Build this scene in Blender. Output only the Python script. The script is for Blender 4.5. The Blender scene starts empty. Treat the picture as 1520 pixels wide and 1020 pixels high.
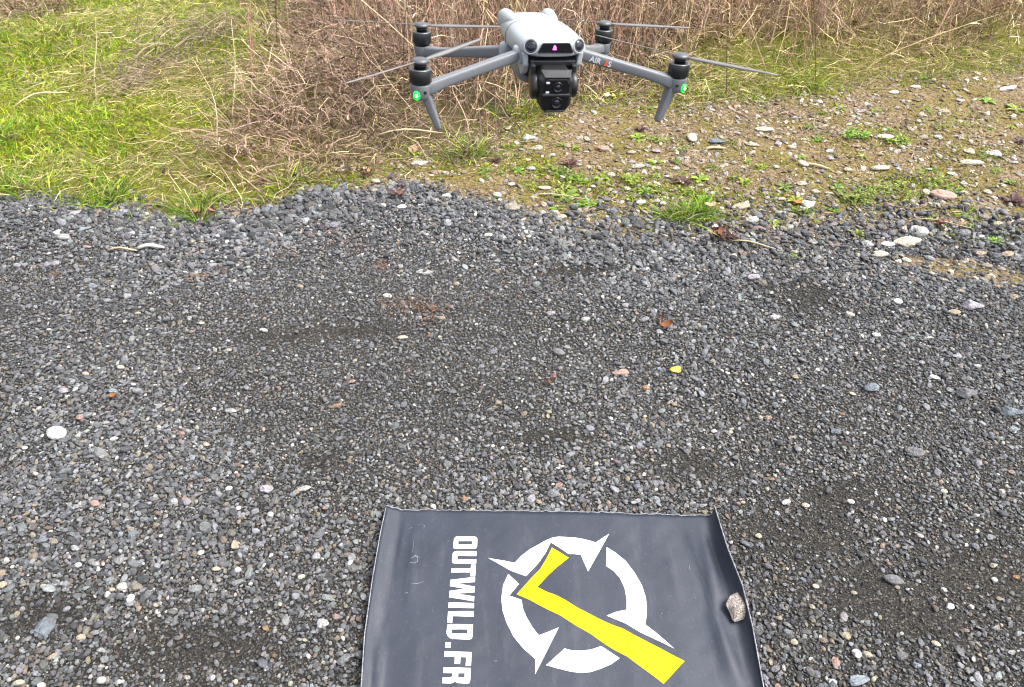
import bpy, bmesh, math, random
import numpy as np
from mathutils import Vector, Matrix, Euler
from mathutils.geometry import tessellate_polygon
from math import radians, sin, cos, pi

random.seed(7)
rng = np.random.default_rng(11)
scene = bpy.context.scene
COL = scene.collection

# ------------------------------------------------------------------ camera
F_PX, PITCH, CAM_H = 1100.0, radians(42.2), 1.5      # focal length in photo pixels (1520 x 1020)
cam_data = bpy.data.cameras.new('camera')
cam = bpy.data.objects.new('camera', cam_data)
COL.objects.link(cam)
cam.location = (0, 0, CAM_H)
cam.rotation_euler = (pi / 2 - PITCH, 0, 0)
cam_data.sensor_width = 36.0
cam_data.lens = 36.0 * F_PX / 1520.0
cam_data.clip_start = 0.02
cam_data.clip_end = 2000
cam_data.dof.use_dof = True
cam_data.dof.focus_distance = 1.75
cam_data.dof.aperture_fstop = 22.0
scene.camera = cam

# ------------------------------------------------------------------ sky, sun, exposure (overcast)
SUN_DIR = Vector((0.52, -0.02, 0.85)).normalized()
world = bpy.data.worlds.new('World')
scene.world = world
world.use_nodes = True
wn = world.node_tree
wn.nodes.clear()
sky = wn.nodes.new('ShaderNodeTexSky')
sky.sky_type = 'NISHITA'
sky.sun_disc = False
sky.sun_elevation = math.asin(SUN_DIR.z)
sky.sun_rotation = math.atan2(SUN_DIR.x, SUN_DIR.y)
sky.air_density = 1.0
sky.dust_density = 5.0
sky.ozone_density = 1.0
hs = wn.nodes.new('ShaderNodeHueSaturation')
hs.inputs['Saturation'].default_value = 0.35
bg = wn.nodes.new('ShaderNodeBackground')
bg.inputs['Strength'].default_value = 0.15
wo = wn.nodes.new('ShaderNodeOutputWorld')
wn.links.new(sky.outputs[0], hs.inputs['Color'])
wn.links.new(hs.outputs[0], bg.inputs['Color'])
wn.links.new(bg.outputs[0], wo.inputs['Surface'])
sun_data = bpy.data.lights.new('sun', 'SUN')
sun_data.energy = 1.3
sun_data.angle = radians(28)
sun_data.color = (1.0, 0.97, 0.93)
sun = bpy.data.objects.new('sun', sun_data)
COL.objects.link(sun)
sun.rotation_euler = SUN_DIR.to_track_quat('Z', 'Y').to_euler()
scene.view_settings.view_transform = 'Standard'
scene.view_settings.look = 'None'
scene.view_settings.exposure = 1.7
scene.view_settings.gamma = 1.0
scene.view_settings.use_curve_mapping = False
scene.render.engine = 'CYCLES'
scene.cycles.use_denoising = True
scene.cycles.filter_width = 1.15
scene.cycles.max_bounces = 6
scene.cycles.diffuse_bounces = 3
scene.cycles.glossy_bounces = 3
scene.cycles.transparent_max_bounces = 4

# ------------------------------------------------------------------ measuring helpers
FW = np.array([0, cos(PITCH), -sin(PITCH)])
UP = np.array([0, sin(PITCH), cos(PITCH)])
RT = np.array([1.0, 0, 0])
EYE = np.array([0, 0, CAM_H])


def ray(x, y):
    return FW + RT * (x - 760) / F_PX - UP * (y - 510) / F_PX


def flat_point(x, y, z=0.0):
    r = ray(x, y)
    return EYE + r * ((z - CAM_H) / r[2])


def photo(P):
    d = np.asarray(P) - EYE
    z = np.maximum(d @ FW, 1e-3)
    return 760 + F_PX * (d @ RT) / z, 510 - F_PX * (d @ UP) / z


def sn(x, y, seed, k=7):
    r = np.random.default_rng(seed)
    out = 0
    for _ in range(k):
        a = r.uniform(0, 2 * pi)
        fr = r.uniform(0.6, 1.6)
        out = out + np.sin((x * cos(a) + y * sin(a)) * fr + r.uniform(0, 7))
    return out / math.sqrt(k / 2) * 0.6


def sst(a, b, v):
    t = np.clip((v - a) / (b - a), 0, 1)
    return t * t * (3 - 2 * t)


def line_fn(pts):
    q = np.array([flat_point(*p)[:2] for p in pts])
    q = q[np.argsort(q[:, 0])]
    return lambda x: np.interp(x, q[:, 0], q[:, 1])


edge_raw = line_fn([(-260, 283), (0, 290), (100, 301), (200, 320), (280, 328), (370, 318), (420, 301), (560, 290),
                    (650, 288), (750, 312), (900, 331), (1000, 336), (1060, 346), (1200, 330), (1320, 326),
                    (1400, 336), (1520, 346), (1750, 360)])
far_raw = line_fn([(-260, 283), (0, 290), (100, 301), (200, 320), (280, 328), (370, 312), (440, 284), (520, 264),
                   (600, 243), (700, 232), (745, 196), (790, 166), (900, 150), (1000, 152), (1100, 146), (1200, 136),
                   (1330, 116), (1420, 106), (1520, 98), (1750, 85)])


def edge(x, y=0):
    return edge_raw(x) + 0.04 * sn(x * 14, x * 3, 5)


def grass_line(x):
    return np.maximum(far_raw(x) + 0.05 * sn(x * 9, x * 2, 6), edge(x))


TANG = flat_point(520, 150)[:2]


def hgt(x, y):
    x = np.asarray(x, float)
    y = np.asarray(y, float)
    d = y - edge(x)
    g = y - grass_line(x)
    calm = 1 - np.exp(-(((x - 0.08) / 0.5) ** 4 + ((y - 0.7) / 0.5) ** 4))
    z = (0.014 * sn(x * 3.0, y * 3.0, 1) + 0.007 * sn(x * 9, y * 9, 2) + 0.009 * sn(x * 3, y * 11, 12)) * (0.25 + 0.75 * calm) * sst(0.3, -0.2, d)
    z = z + 0.012 * np.exp(-((d + 0.13) / 0.13) ** 2) * (1 - 0.8 * sst(0.0, 0.5, x)) * (0.7 + 0.6 * sn(x * 6, y * 3, 3))
    z = z - 0.008 * sst(-0.05, 0.15, d) + 0.006 * sn(x * 8, y * 8, 4) * sst(0, 0.2, d)
    z = z + sst(0, 0.5, g) * (0.03 + 0.03 * sn(x * 4, y * 4, 8) + 0.015 * sn(x * 11, y * 11, 9))
    z = z + 0.10 * np.exp(-((x - TANG[0]) / 0.35) ** 2 - ((y - TANG[1]) / 0.4) ** 2)
    far = sst(6, 12, np.hypot(x, y))
    return z * (1 - far) + 0.02 * far


def ground_point(x, y):
    z = 0.0
    for _ in range(6):
        p = flat_point(x, y, z)
        z = float(hgt(p[0], p[1]))
    return Vector((p[0], p[1], z))


def depth_of(p):
    return float((np.array(p) - EYE) @ FW)


# ------------------------------------------------------------------ object helpers
def link(o, parent=None):
    COL.objects.link(o)
    if parent is not None:
        o.parent = parent
    return o


def tag(o, label=None, cat=None, group=None, kind=None):
    if label:
        o['label'] = label
    if cat:
        o['category'] = cat
    if group:
        o['group'] = group
    if kind:
        o['kind'] = kind
    return o


def mesh_np(name, V, quads=None, tris=None, mat=None, smooth=True, col=None):
    me = bpy.data.meshes.new(name)
    V = np.asarray(V, np.float32)
    nq = 0 if quads is None else len(quads)
    nt = 0 if tris is None else len(tris)
    me.vertices.add(len(V))
    me.vertices.foreach_set('co', V.ravel())
    li = []
    if nq:
        li.append(np.asarray(quads, np.int32).ravel())
    if nt:
        li.append(np.asarray(tris, np.int32).ravel())
    if li:
        li = np.concatenate(li)
        me.loops.add(len(li))
        me.loops.foreach_set('vertex_index', li)
        me.polygons.add(nq + nt)
        starts = np.concatenate([np.arange(nq) * 4, nq * 4 + np.arange(nt) * 3]).astype(np.int32)
        me.polygons.foreach_set('loop_start', starts)
    if col is not None:
        at = me.attributes.new('col', 'FLOAT_COLOR', 'POINT')
        c4 = np.ones((len(V), 4), np.float32)
        c4[:, :3] = col
        at.data.foreach_set('color', c4.ravel())
    me.update(calc_edges=True)
    if smooth and (nq + nt):
        me.polygons.foreach_set('use_smooth', np.ones(nq + nt, bool))
    if mat:
        me.materials.append(mat)
    return me


def obj(name, me, parent=None, loc=None):
    o = bpy.data.objects.new(name, me)
    if loc is not None:
        o.location = loc
    return link(o, parent)


def empty(name, loc):
    o = bpy.data.objects.new(name, None)
    o.empty_display_size = 0.05
    o.location = loc
    return link(o)


def bm_mesh(name, bm, mat, smooth=True):
    me = bpy.data.meshes.new(name)
    bmesh.ops.recalc_face_normals(bm, faces=bm.faces[:])
    for f in bm.faces:
        f.smooth = smooth
    bm.to_mesh(me)
    bm.free()
    me.materials.append(mat)
    return me


# ------------------------------------------------------------------ materials
def new_mat(name):
    m = bpy.data.materials.new(name)
    m.use_nodes = True
    nt = m.node_tree
    return m, nt, nt.nodes['Principled BSDF']


def N(nt, t, **kw):
    n = nt.nodes.new(t)
    for k, v in kw.items():
        setattr(n, k, v)
    return n


def noise(nt, scale, detail=3, coord=None, rough=0.55):
    n = N(nt, 'ShaderNodeTexNoise')
    n.inputs['Scale'].default_value = scale
    n.inputs['Detail'].default_value = detail
    n.inputs['Roughness'].default_value = rough
    if coord is not None:
        nt.links.new(coord, n.inputs['Vector'])
    return n


def ramp(nt, src, stops):
    r = N(nt, 'ShaderNodeValToRGB')
    cr = r.color_ramp
    while len(cr.elements) < len(stops):
        cr.elements.new(0.5)
    for e, (p, c) in zip(cr.elements, stops):
        e.position = p
        e.color = (*c, 1) if len(c) == 3 else c
    nt.links.new(src, r.inputs['Fac'])
    return r


def mixc(nt, fac, a, b, mode='MIX'):
    m = N(nt, 'ShaderNodeMix', data_type='RGBA', blend_type=mode)
    for s, v in ((0, fac), (6, a), (7, b)):
        if isinstance(v, (int, float)):
            m.inputs[s].default_value = v
        elif isinstance(v, tuple):
            m.inputs[s].default_value = (*v, 1)
        else:
            nt.links.new(v, m.inputs[s])
    return m.outputs[2]


def bump(nt, bs, src, strength, dist):
    b = N(nt, 'ShaderNodeBump')
    b.inputs['Strength'].default_value = strength
    b.inputs['Distance'].default_value = dist
    nt.links.new(src, b.inputs['Height'])
    nt.links.new(b.outputs[0], bs.inputs['Normal'])


def plain(name, col, rough=0.5, metal=0.0, var=0.12, nscale=60, spec=0.5, bumpd=0.0):
    m, nt, bs = new_mat(name)
    tc = N(nt, 'ShaderNodeTexCoord')
    n = noise(nt, nscale, 4, tc.outputs['Object'])
    lo = tuple(c * (1 - var) for c in col)
    hi = tuple(min(1, c * (1 + var)) for c in col)
    r = ramp(nt, n.outputs['Fac'], [(0.3, lo), (0.7, hi)])
    nt.links.new(r.outputs[0], bs.inputs['Base Color'])
    bs.inputs['Roughness'].default_value = rough
    bs.inputs['Metallic'].default_value = metal
    bs.inputs['Specular IOR Level'].default_value = spec
    if bumpd:
        bump(nt, bs, n.outputs['Fac'], 0.5, bumpd)
    return m


def emit(name, col, strength):
    m, nt, bs = new_mat(name)
    bs.inputs['Base Color'].default_value = (*col, 1)
    bs.inputs['Emission Color'].default_value = (*col, 1)
    bs.inputs['Emission Strength'].default_value = strength
    return m


def attr_mat(name, kind, rough, transl=0.0, nscale=0, bumpd=0.0, spec=0.3):
    """colour comes from the piece itself (a per-piece attribute or the object's own colour)"""
    m, nt, bs = new_mat(name)
    tc = N(nt, 'ShaderNodeTexCoord')
    if kind == 'OBJECT':
        src = N(nt, 'ShaderNodeObjectInfo').outputs['Color']
    else:
        a = N(nt, 'ShaderNodeAttribute', attribute_type=kind, attribute_name='col')
        src = a.outputs['Color']
    if nscale:
        n = noise(nt, nscale, 5, tc.outputs['Object'], 0.65)
        r = ramp(nt, n.outputs['Fac'], [(0.25, (0.55, 0.55, 0.55)), (0.5, (0.95, 0.95, 0.95)), (0.75, (1.25, 1.22, 1.18))])
        src = mixc(nt, 1.0, src, r.outputs[0], 'MULTIPLY')
        if bumpd:
            bump(nt, bs, n.outputs['Fac'], 0.7, bumpd)
    nt.links.new(src, bs.inputs['Base Color'])
    bs.inputs['Roughness'].default_value = rough
    bs.inputs['Specular IOR Level'].default_value = spec
    if transl:
        t = N(nt, 'ShaderNodeBsdfTranslucent')
        nt.links.new(src, t.inputs['Color'])
        mx = N(nt, 'ShaderNodeMixShader')
        mx.inputs[0].default_value = transl
        nt.links.new(bs.outputs[0], mx.inputs[1])
        nt.links.new(t.outputs[0], mx.inputs[2])
        nt.links.new(mx.outputs[0], nt.nodes['Material Output'].inputs['Surface'])
    return m


M_gravel = attr_mat('gravel_stone', 'INSTANCER', 0.75, nscale=1.6, bumpd=0.06, spec=0.35)
M_stone = attr_mat('loose_stone', 'OBJECT', 0.75, nscale=2.2, bumpd=0.05, spec=0.35)
M_blade = attr_mat('grass_blade', 'GEOMETRY', 0.6, transl=0.25, spec=0.25)
M_weed = attr_mat('weed_leaf', 'GEOMETRY', 0.55, transl=0.2, spec=0.3)
M_dry = attr_mat('dry_stem', 'GEOMETRY', 0.75, transl=0.08, spec=0.2)


_nt = M_weed.node_tree                                   # each plant is tinted by its own object colour
_at = next(n_ for n_ in _nt.nodes if n_.type == 'ATTRIBUTE')
_oi = _nt.nodes.new('ShaderNodeObjectInfo')
_tgt = [l_.to_socket for l_ in _at.outputs['Color'].links]
_mx = mixc(_nt, 1.0, _at.outputs['Color'], _oi.outputs['Color'], 'MULTIPLY')
for t_ in _tgt:
    _nt.links.new(_mx, t_)


def ground_material():
    m, nt, bs = new_mat('ground_soil')
    tc = N(nt, 'ShaderNodeTexCoord')
    P = tc.outputs['Object']
    a = N(nt, 'ShaderNodeAttribute', attribute_type='GEOMETRY', attribute_name='col')
    sep = N(nt, 'ShaderNodeSeparateColor')
    nt.links.new(a.outputs['Color'], sep.inputs[0])
    # gravel bed: fine dark grit with coarser chips beyond the loose stones
    v = N(nt, 'ShaderNodeTexVoronoi')
    v.inputs['Scale'].default_value = 330
    nt.links.new(P, v.inputs['Vector'])
    sv = N(nt, 'ShaderNodeSeparateColor')
    nt.links.new(v.outputs['Color'], sv.inputs[0])
    grit = ramp(nt, sv.outputs[0], [(0.0, (0.010, 0.0092, 0.0082)), (0.6, (0.026, 0.024, 0.021)), (0.88, (0.05, 0.045, 0.038)), (1.0, (0.13, 0.115, 0.09))])
    # bare soil with moss
    n1 = noise(nt, 5.0, 5, P)
    n2 = noise(nt, 70, 5, P, 0.7)
    soil = ramp(nt, n2.outputs['Fac'], [(0.3, (0.060, 0.039, 0.020)), (0.5, (0.150, 0.105, 0.056)), (0.68, (0.28, 0.215, 0.13))])
    moss = ramp(nt, n2.outputs['Fac'], [(0.3, (0.058, 0.046, 0.007)), (0.7, (0.18, 0.145, 0.020))])
    mf = ramp(nt, n1.outputs['Fac'], [(0.43, (0, 0, 0)), (0.60, (0.75, 0.75, 0.75))])
    soilm = mixc(nt, mf.outputs[0], soil.outputs[0], moss.outputs[0])
    # thatch and moss below the grass
    n3 = noise(nt, 3.0, 4, P)
    gr = ramp(nt, n2.outputs['Fac'], [(0.3, (0.05, 0.05, 0.006)), (0.55, (0.135, 0.14, 0.012)), (0.75, (0.22, 0.21, 0.03))])
    br = ramp(nt, n2.outputs['Fac'], [(0.3, (0.022, 0.015, 0.010)), (0.7, (0.10, 0.072, 0.046))])  # brown lowered to paint shade into the gaps of the tangle
    gf = ramp(nt, n3.outputs['Fac'], [(0.42, (0, 0, 0)), (0.58, (1, 1, 1))])
    gmul = N(nt, 'ShaderNodeMath', operation='MULTIPLY_ADD')
    nt.links.new(sep.outputs[1], gmul.inputs[0])
    gmul.inputs[1].default_value = 0.85
    gm2 = N(nt, 'ShaderNodeMath', operation='MULTIPLY')
    nt.links.new(gf.outputs[0], gm2.inputs[0])
    gm2.inputs[1].default_value = 0.25
    nt.links.new(gm2.outputs[0], gmul.inputs[2])
    gmul.use_clamp = True
    grass = mixc(nt, gmul.outputs[0], br.outputs[0], gr.outputs[0])
    c1 = mixc(nt, sep.outputs[0], soilm, grit.outputs[0])
    c2 = mixc(nt, sep.outputs[2], c1, grass)
    nt.links.new(c2, bs.inputs['Base Color'])
    bs.inputs['Roughness'].default_value = 0.9
    bs.inputs['Specular IOR Level'].default_value = 0.2
    bump(nt, bs, n2.outputs['Fac'], 0.8, 0.012)
    return m


# ------------------------------------------------------------------ ground: one sheet to the horizon
def axis(lo, hi, step, far):
    core = np.arange(lo, hi + step / 2, step)
    ext, s, v = [], step, 0
    while v < far:
        s *= 1.35
        v += s
        ext.append(v)
    ext = np.array(ext)
    return np.concatenate([core[0] - ext[::-1], core, core[-1] + ext])


gx, gy = axis(-3.6, 4.0, 0.03, 500), axis(0.0, 7.0, 0.03, 500)
GX, GY = np.meshgrid(gx, gy)
GZ = hgt(GX, GY)
nx, ny = len(gx), len(gy)
ii = (np.arange(ny - 1)[:, None] * nx + np.arange(nx - 1)[None]).ravel()
quads = np.stack([ii, ii + 1, ii + 1 + nx, ii + nx], 1)
dd = GY - edge(GX)
g_grav = sst(0.06 + 0.04 * sst(0, .5, GX), -0.06 - 0.10 * sst(0, .5, GX), dd + 0.06 * sn(GX * 13, GY * 13, 21) + 0.05 * sst(0, .5, GX))
# a sandy patch of soil runs into the gravel on the right
PATCH = flat_point(1455, 402)[:2]
patch = np.exp(-((GX - PATCH[0]) / 0.26) ** 2 - ((GY - PATCH[1] + 0.35 * (GX - PATCH[0])) / 0.075) ** 2)
g_grav = g_grav * (1 - 0.9 * sst(0.3, 0.6, patch))
g_grass = sst(-0.05, 0.2, GY - grass_line(GX) + 0.06 * sn(GX * 8, GY * 8, 22))
# share of green sward as against dead tangle along the bank
TB = [flat_point(*p)[:2] for p in ((430, 250), (400, 120), (330, 0))]
g_green = 1 - sst(-0.15, 0.25, GX - np.interp(GY, [p[1] for p in TB], [p[0] for p in TB]) + 0.1 * sn(GX * 6, GY * 6, 23)) * sst(flat_point(1100, 100)[0], flat_point(900, 100)[0], GX)
gcol = np.stack([g_grav, g_green, g_grass], -1).reshape(-1, 3)
ground = obj('ground', mesh_np('ground', np.stack([GX, GY, GZ], -1).reshape(-1, 3), quads, None, ground_material(), True, gcol))
tag(ground, 'gravel track, bare mossy soil and rough grassland', kind='structure')

# ------------------------------------------------------------------ stone shapes
def stone_mesh(name, seed, angular, mat, sub=3):
    r = np.random.default_rng(seed)
    bm = bmesh.new()
    bmesh.ops.create_icosphere(bm, subdivisions=sub, radius=1.0)
    V = np.array([v.co[:] for v in bm.verts])
    for _ in range(int(4 + 8 * angular)):
        n = r.normal(size=3)
        n /= np.linalg.norm(n)
        c = r.uniform(0.55, 0.85) if angular > 0.5 else r.uniform(0.75, 0.95)
        d = V @ n - c
        V = V - np.outer(np.maximum(d, 0), n) * (1.0 if angular > 0.5 else 0.8)
    for k in range(3):
        f_ = r.normal(size=3) * (2.2 if angular > 0.5 else 1.4)
        V = V * (1 + (0.05 if angular > 0.5 else 0.06) * np.sin(V @ f_ + r.uniform(0, 6)))[:, None]
    V = V - (V.max(0) + V.min(0)) / 2
    V = V / (V.max(0) - V.min(0)) * np.array([1, r.uniform(0.68, 0.95), r.uniform(0.5, 0.72)])
    for v, c in zip(bm.verts, V):
        v.co = c
    return bm_mesh(name, bm, mat, smooth=True)


gravel_src = bpy.data.collections.new('gravel_shapes')
for i in range(20):
    o = bpy.data.objects.new('gravel_shape', stone_mesh('gravel_shape', 100 + i, 1.0 if i < 13 else 0.2, M_gravel, 2 if i < 13 else 3))
    gravel_src.objects.link(o)


def scatter(name, P, idx, rot, scl, col):
    """one object of very many loose stones, placed by geometry nodes"""
    me = mesh_np(name, P)
    n = len(P)
    me.attributes.new('idx', 'INT', 'POINT').data.foreach_set('value', np.asarray(idx, np.int32))
    me.attributes.new('rot', 'FLOAT_VECTOR', 'POINT').data.foreach_set('vector', np.asarray(rot, np.float32).ravel())
    me.attributes.new('scl', 'FLOAT_VECTOR', 'POINT').data.foreach_set('vector', np.asarray(scl, np.float32).ravel())
    c4 = np.ones((n, 4), np.float32)
    c4[:, :3] = col
    me.attributes.new('col', 'FLOAT_COLOR', 'POINT').data.foreach_set('color', c4.ravel())
    me.materials.append(M_gravel)
    o = obj(name, me)
    ng = bpy.data.node_groups.new(name, 'GeometryNodeTree')
    ng.interface.new_socket('Geometry', in_out='INPUT', socket_type='NodeSocketGeometry')
    ng.interface.new_socket('Geometry', in_out='OUTPUT', socket_type='NodeSocketGeometry')
    gi, go = ng.nodes.new('NodeGroupInput'), ng.nodes.new('NodeGroupOutput')
    ip = ng.nodes.new('GeometryNodeInstanceOnPoints')
    ci = ng.nodes.new('GeometryNodeCollectionInfo')
    ci.inputs['Collection'].default_value = gravel_src
    ci.inputs['Separate Children'].default_value = True
    ci.inputs['Reset Children'].default_value = True
    ip.inputs['Pick Instance'].default_value = True

    def named(nm, dt):
        a = ng.nodes.new('GeometryNodeInputNamedAttribute')
        a.data_type = dt
        a.inputs['Name'].default_value = nm
        return a.outputs['Attribute']
    e2r = ng.nodes.new('FunctionNodeEulerToRotation')
    L = ng.links.new
    L(gi.outputs[0], ip.inputs['Points'])
    L(ci.outputs[0], ip.inputs['Instance'])
    L(named('idx', 'INT'), ip.inputs['Instance Index'])
    L(named('rot', 'FLOAT_VECTOR'), e2r.inputs[0])
    L(e2r.outputs[0], ip.inputs['Rotation'])
    L(named('scl', 'FLOAT_VECTOR'), ip.inputs['Scale'])
    L(ip.outputs[0], go.inputs[0])
    md = o.modifiers.new('scatter', 'NODES')
    md.node_group = ng
    return o


PAL_GREY = np.array([(0.060, 0.062, 0.067), (0.092, 0.095, 0.102), (0.125, 0.129, 0.138), (0.165, 0.169, 0.178), (0.110, 0.108, 0.105), (0.21, 0.213, 0.218)])
PAL_WARM = np.array([(0.19, 0.160, 0.115), (0.24, 0.205, 0.15), (0.21, 0.155, 0.12), (0.16, 0.135, 0.105), (0.13, 0.112, 0.092)])
PAL_PALE = np.array([(0.30, 0.30, 0.30), (0.40, 0.385, 0.35), (0.23, 0.255, 0.28), (0.52, 0.505, 0.47), (0.34, 0.30, 0.23)])
PAL_SOIL = np.array([(0.36, 0.315, 0.24), (0.46, 0.43, 0.37), (0.25, 0.205, 0.145), (0.29, 0.28, 0.265), (0.26, 0.185, 0.135), (0.16, 0.125, 0.085), (0.13, 0.10, 0.065)])


def pick(pal, n, r=rng):
    c = pal[r.integers(0, len(pal), n)]
    return c * r.uniform(0.8, 1.25, (n, 1)) * (1 + r.normal(0, 0.03, (n, 3)))


def vary(c, r, s_=0.38):
    """blade-to-blade difference in colour strength"""
    return c * np.clip(np.exp(r.normal(0, s_, (len(c), 1))), 0.35, 2.2)


# landing mat outline on the ground (needed to keep stones from poking through)
ZM = 0.022
def mp(x, y, z=ZM):
    p = flat_point(x, y, z)
    return p


L_FOLD = [(595.5, 758), (587, 809), (580, 852), (565, 943), (553, 1015), (541, 1090), (528, 1180), (514, 1290)]
L_RIM = [(573.5, 751), (565, 789), (553, 858), (541, 943), (536.5, 1014), (528, 1090), (518, 1180), (503, 1290)]
R_BASE = [(1053, 767), (1061, 822), (1078, 872), (1099, 932), (1116, 987), (1131, 1050), (1152, 1150), (1180, 1290)]
R_RIM = [(1060.6, 751), (1079, 811), (1102, 869), (1117, 930), (1127, 985), (1139, 1050), (1157, 1150), (1186, 1290)]
RZ_R = [0.026, 0.034, 0.034, 0.027, 0.020, 0.018, 0.016, 0.016]
LF = np.array([mp(*p) for p in L_FOLD])
LR = np.array([mp(*p, ZM + 0.014) for p in L_RIM])
RB = np.array([mp(*p) for p in R_BASE])
RR = np.array([mp(*p, ZM + z) for p, z in zip(R_RIM, RZ_R)])


def in_mat(x, y, m=0.0):
    xl = np.interp(-y, -LR[:, 1], LR[:, 0])
    xr = np.interp(-y, -RR[:, 1], RR[:, 0])
    top = np.interp(x, [LR[0, 0], RB[0, 0]], [LF[0, 1], RB[0, 1]])
    return (x > xl - m) & (x < xr + m) & (y < top + m)


# ------------------------------------------------------------------ gravel
def grav_field(n_per_m2, jit_seed, xr=(-3.0, 3.2), yr=(0.35, 3.0)):
    r = np.random.default_rng(jit_seed)
    s = 1 / math.sqrt(n_per_m2)
    xs, ys = np.arange(xr[0], xr[1], s), np.arange(yr[0], yr[1], s)
    X, Y = np.meshgrid(xs, ys)
    X, Y = X.ravel() + r.uniform(-0.5, 0.5, X.size) * s, Y.ravel() + r.uniform(-0.5, 0.5, X.size) * s
    vis = np.abs(X) < 0.69 * (0.62 + 0.86 * Y) + 0.75          # the stretch of track in view, plus a step either way
    k = vis & (Y < edge(X) + 0.02 - 0.05 * sst(0.0, 0.5, X) + (0.05 + 0.13 * sst(-0.1, 0.6, X)) * r.normal(size=X.size))
    pt = np.exp(-((X - PATCH[0]) / 0.26) ** 2 - ((Y - PATCH[1] + 0.35 * (X - PATCH[0])) / 0.075) ** 2)
    k &= ~((pt > 0.45) & (r.random(X.size) < 0.8))
    return X[k], Y[k], r


def sandy(x, y):
    """worn places where fine dark grit shows: 0..1"""
    s = 0.8 * sst(1.0, 1.6, sn(x * 5, y * 6, 41))
    for (px, py, rx, ry) in [(1180, 795, .17, .08), (1300, 880, .13, .08), (1360, 920, .12, .07), (1020, 692, .11, .05), (1440, 860, .2, .09), (1250, 740, .10, .05), (520, 490, .16, .03), (860, 400, .16, .05), (420, 500, .12, .03),
                             (1195, 445, .12, .09), (300, 960, .18, .05), (820, 650, .10, .03), (60, 910, .12, .05),
                             (480, 690, .06, .03), (1130, 430, .05, .03)]:
        c = flat_point(px, py)
        s = np.maximum(s, np.exp(-((x - c[0]) / rx) ** 2 - ((y - c[1]) / ry) ** 2) * 1.1)
    return np.clip(s, 0, 1)


def grav_layer(name, dens, smin, smax, seed, zoff, wpale, wwarm, coarse=0.0, thin_sandy=0.8, label=None):
    X, Y, r = grav_field(dens, seed)
    n = len(X)
    d = edge(X) - Y                                  # distance in from the grass side
    S = smin + (smax - smin) * r.random(n) ** 2.2
    S *= 0.82 + 0.25 * sst(0.3, -0.6, sn(X * 3, Y * 3, 51)) + 0.30 * sst(0.55, 0.05, d) * (coarse > 0)
    S *= 0.84 + 0.07 * sst(1.7, 0.9, Y) + 0.1 * sst(1.8, 2.3, Y)
    keep = ~(in_mat(X, Y, 0.004)) & (r.random(n) > thin_sandy * sandy(X, Y))
    X, Y, S, d = X[keep], Y[keep], S[keep], d[keep]
    n = len(X)
    near = sst(1.7, 0.8, Y)                          # paler, browner mix nearer, dark chippings by the grass
    u = r.random(n)
    col = pick(PAL_GREY, n, r)
    wm = u < 1.1 * wwarm * (0.5 + 0.4 * near)
    pm = u > 1 - wpale * (0.65 + 0.3 * near)
    col[wm] = pick(PAL_WARM, wm.sum(), r)
    col[pm] = pick(PAL_PALE, pm.sum(), r)
    col *= (1.24 - 0.02 * near + 0.12 * sn(X * 4, Y * 4, 61))[:, None]
    if coarse == 0.0:                                # grit: gap shade between stones painted in, darkest where it is bare
        col *= (0.80 - 0.50 * sandy(X, Y))[:, None]
    Z = hgt(X, Y) + zoff + S * 0.12 + r.normal(0, 0.0012, n)
    rounded = r.random(n) < 0.20 + 0.15 * near
    idx = np.where(rounded, r.integers(13, 20, n), r.integers(0, 13, n))
    rot = np.stack([r.normal(0, 0.35, n), r.normal(0, 0.35, n), r.uniform(0, 2 * pi, n)], 1)
    scl = S[:, None] * np.stack([r.uniform(0.85, 1.35, n), r.uniform(0.8, 1.1, n), r.uniform(0.75, 1.1, n)], 1)
    o = scatter(name, np.stack([X, Y, Z], 1), idx, rot, scl, col)
    tag(o, label, 'gravel', kind='stuff')
    return o


grav_layer('gravel', 13500, 0.0060, 0.0168, 1, 0.001, 0.060, 0.12, 1.0, 0.88, label='dark grey gravel chippings covering the track')
grav_layer('fine_gravel', 21000, 0.0032, 0.008, 2, 0.0004, 0.11, 0.15, 0.0, 0.0, label='fine dark grit between the gravel stones')
grav_layer('coarse_gravel', 300, 0.016, 0.031, 3, 0.002, 0.008, 0.05, 1.0, 0.7, label='coarser stones scattered through the dark gravel')

# extra clinker heaped along the grass edge
r = np.random.default_rng(77)
n = 2600
X = r.uniform(-2.7, 2.9, n)
Y = edge(X) - np.abs(r.normal(0.06, 0.13, n)) + 0.03 + 0.10 * r.normal(size=n) * sst(0.0, 0.5, X)
k = (np.exp(-((X - PATCH[0]) / 0.26) ** 2 - ((Y - PATCH[1] + 0.35 * (X - PATCH[0])) / 0.075) ** 2) < 0.4)
X, Y = X[k], Y[k]
n = len(X)
S = r.uniform(0.014, 0.036, n) * (0.75 + 0.5 * sst(0.2, -0.8, sn(X * 3, X * 1.3, 71)))
cl = scatter('clinker_edge', np.stack([X, Y, hgt(X, Y) + S * 0.2 + 0.003], 1), r.integers(0, 13, n),
             np.stack([r.normal(0, 0.5, n), r.normal(0, 0.5, n), r.uniform(0, 6.28, n)], 1),
             S[:, None] * np.stack([r.uniform(0.9, 1.3, n), r.uniform(0.8, 1.0, n), r.uniform(0.8, 1.1, n)], 1),
             pick(PAL_GREY, n, r) * 0.82)
tag(cl, 'heaped coarse dark chippings along the grass side of the track', 'gravel', kind='stuff')

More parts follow.
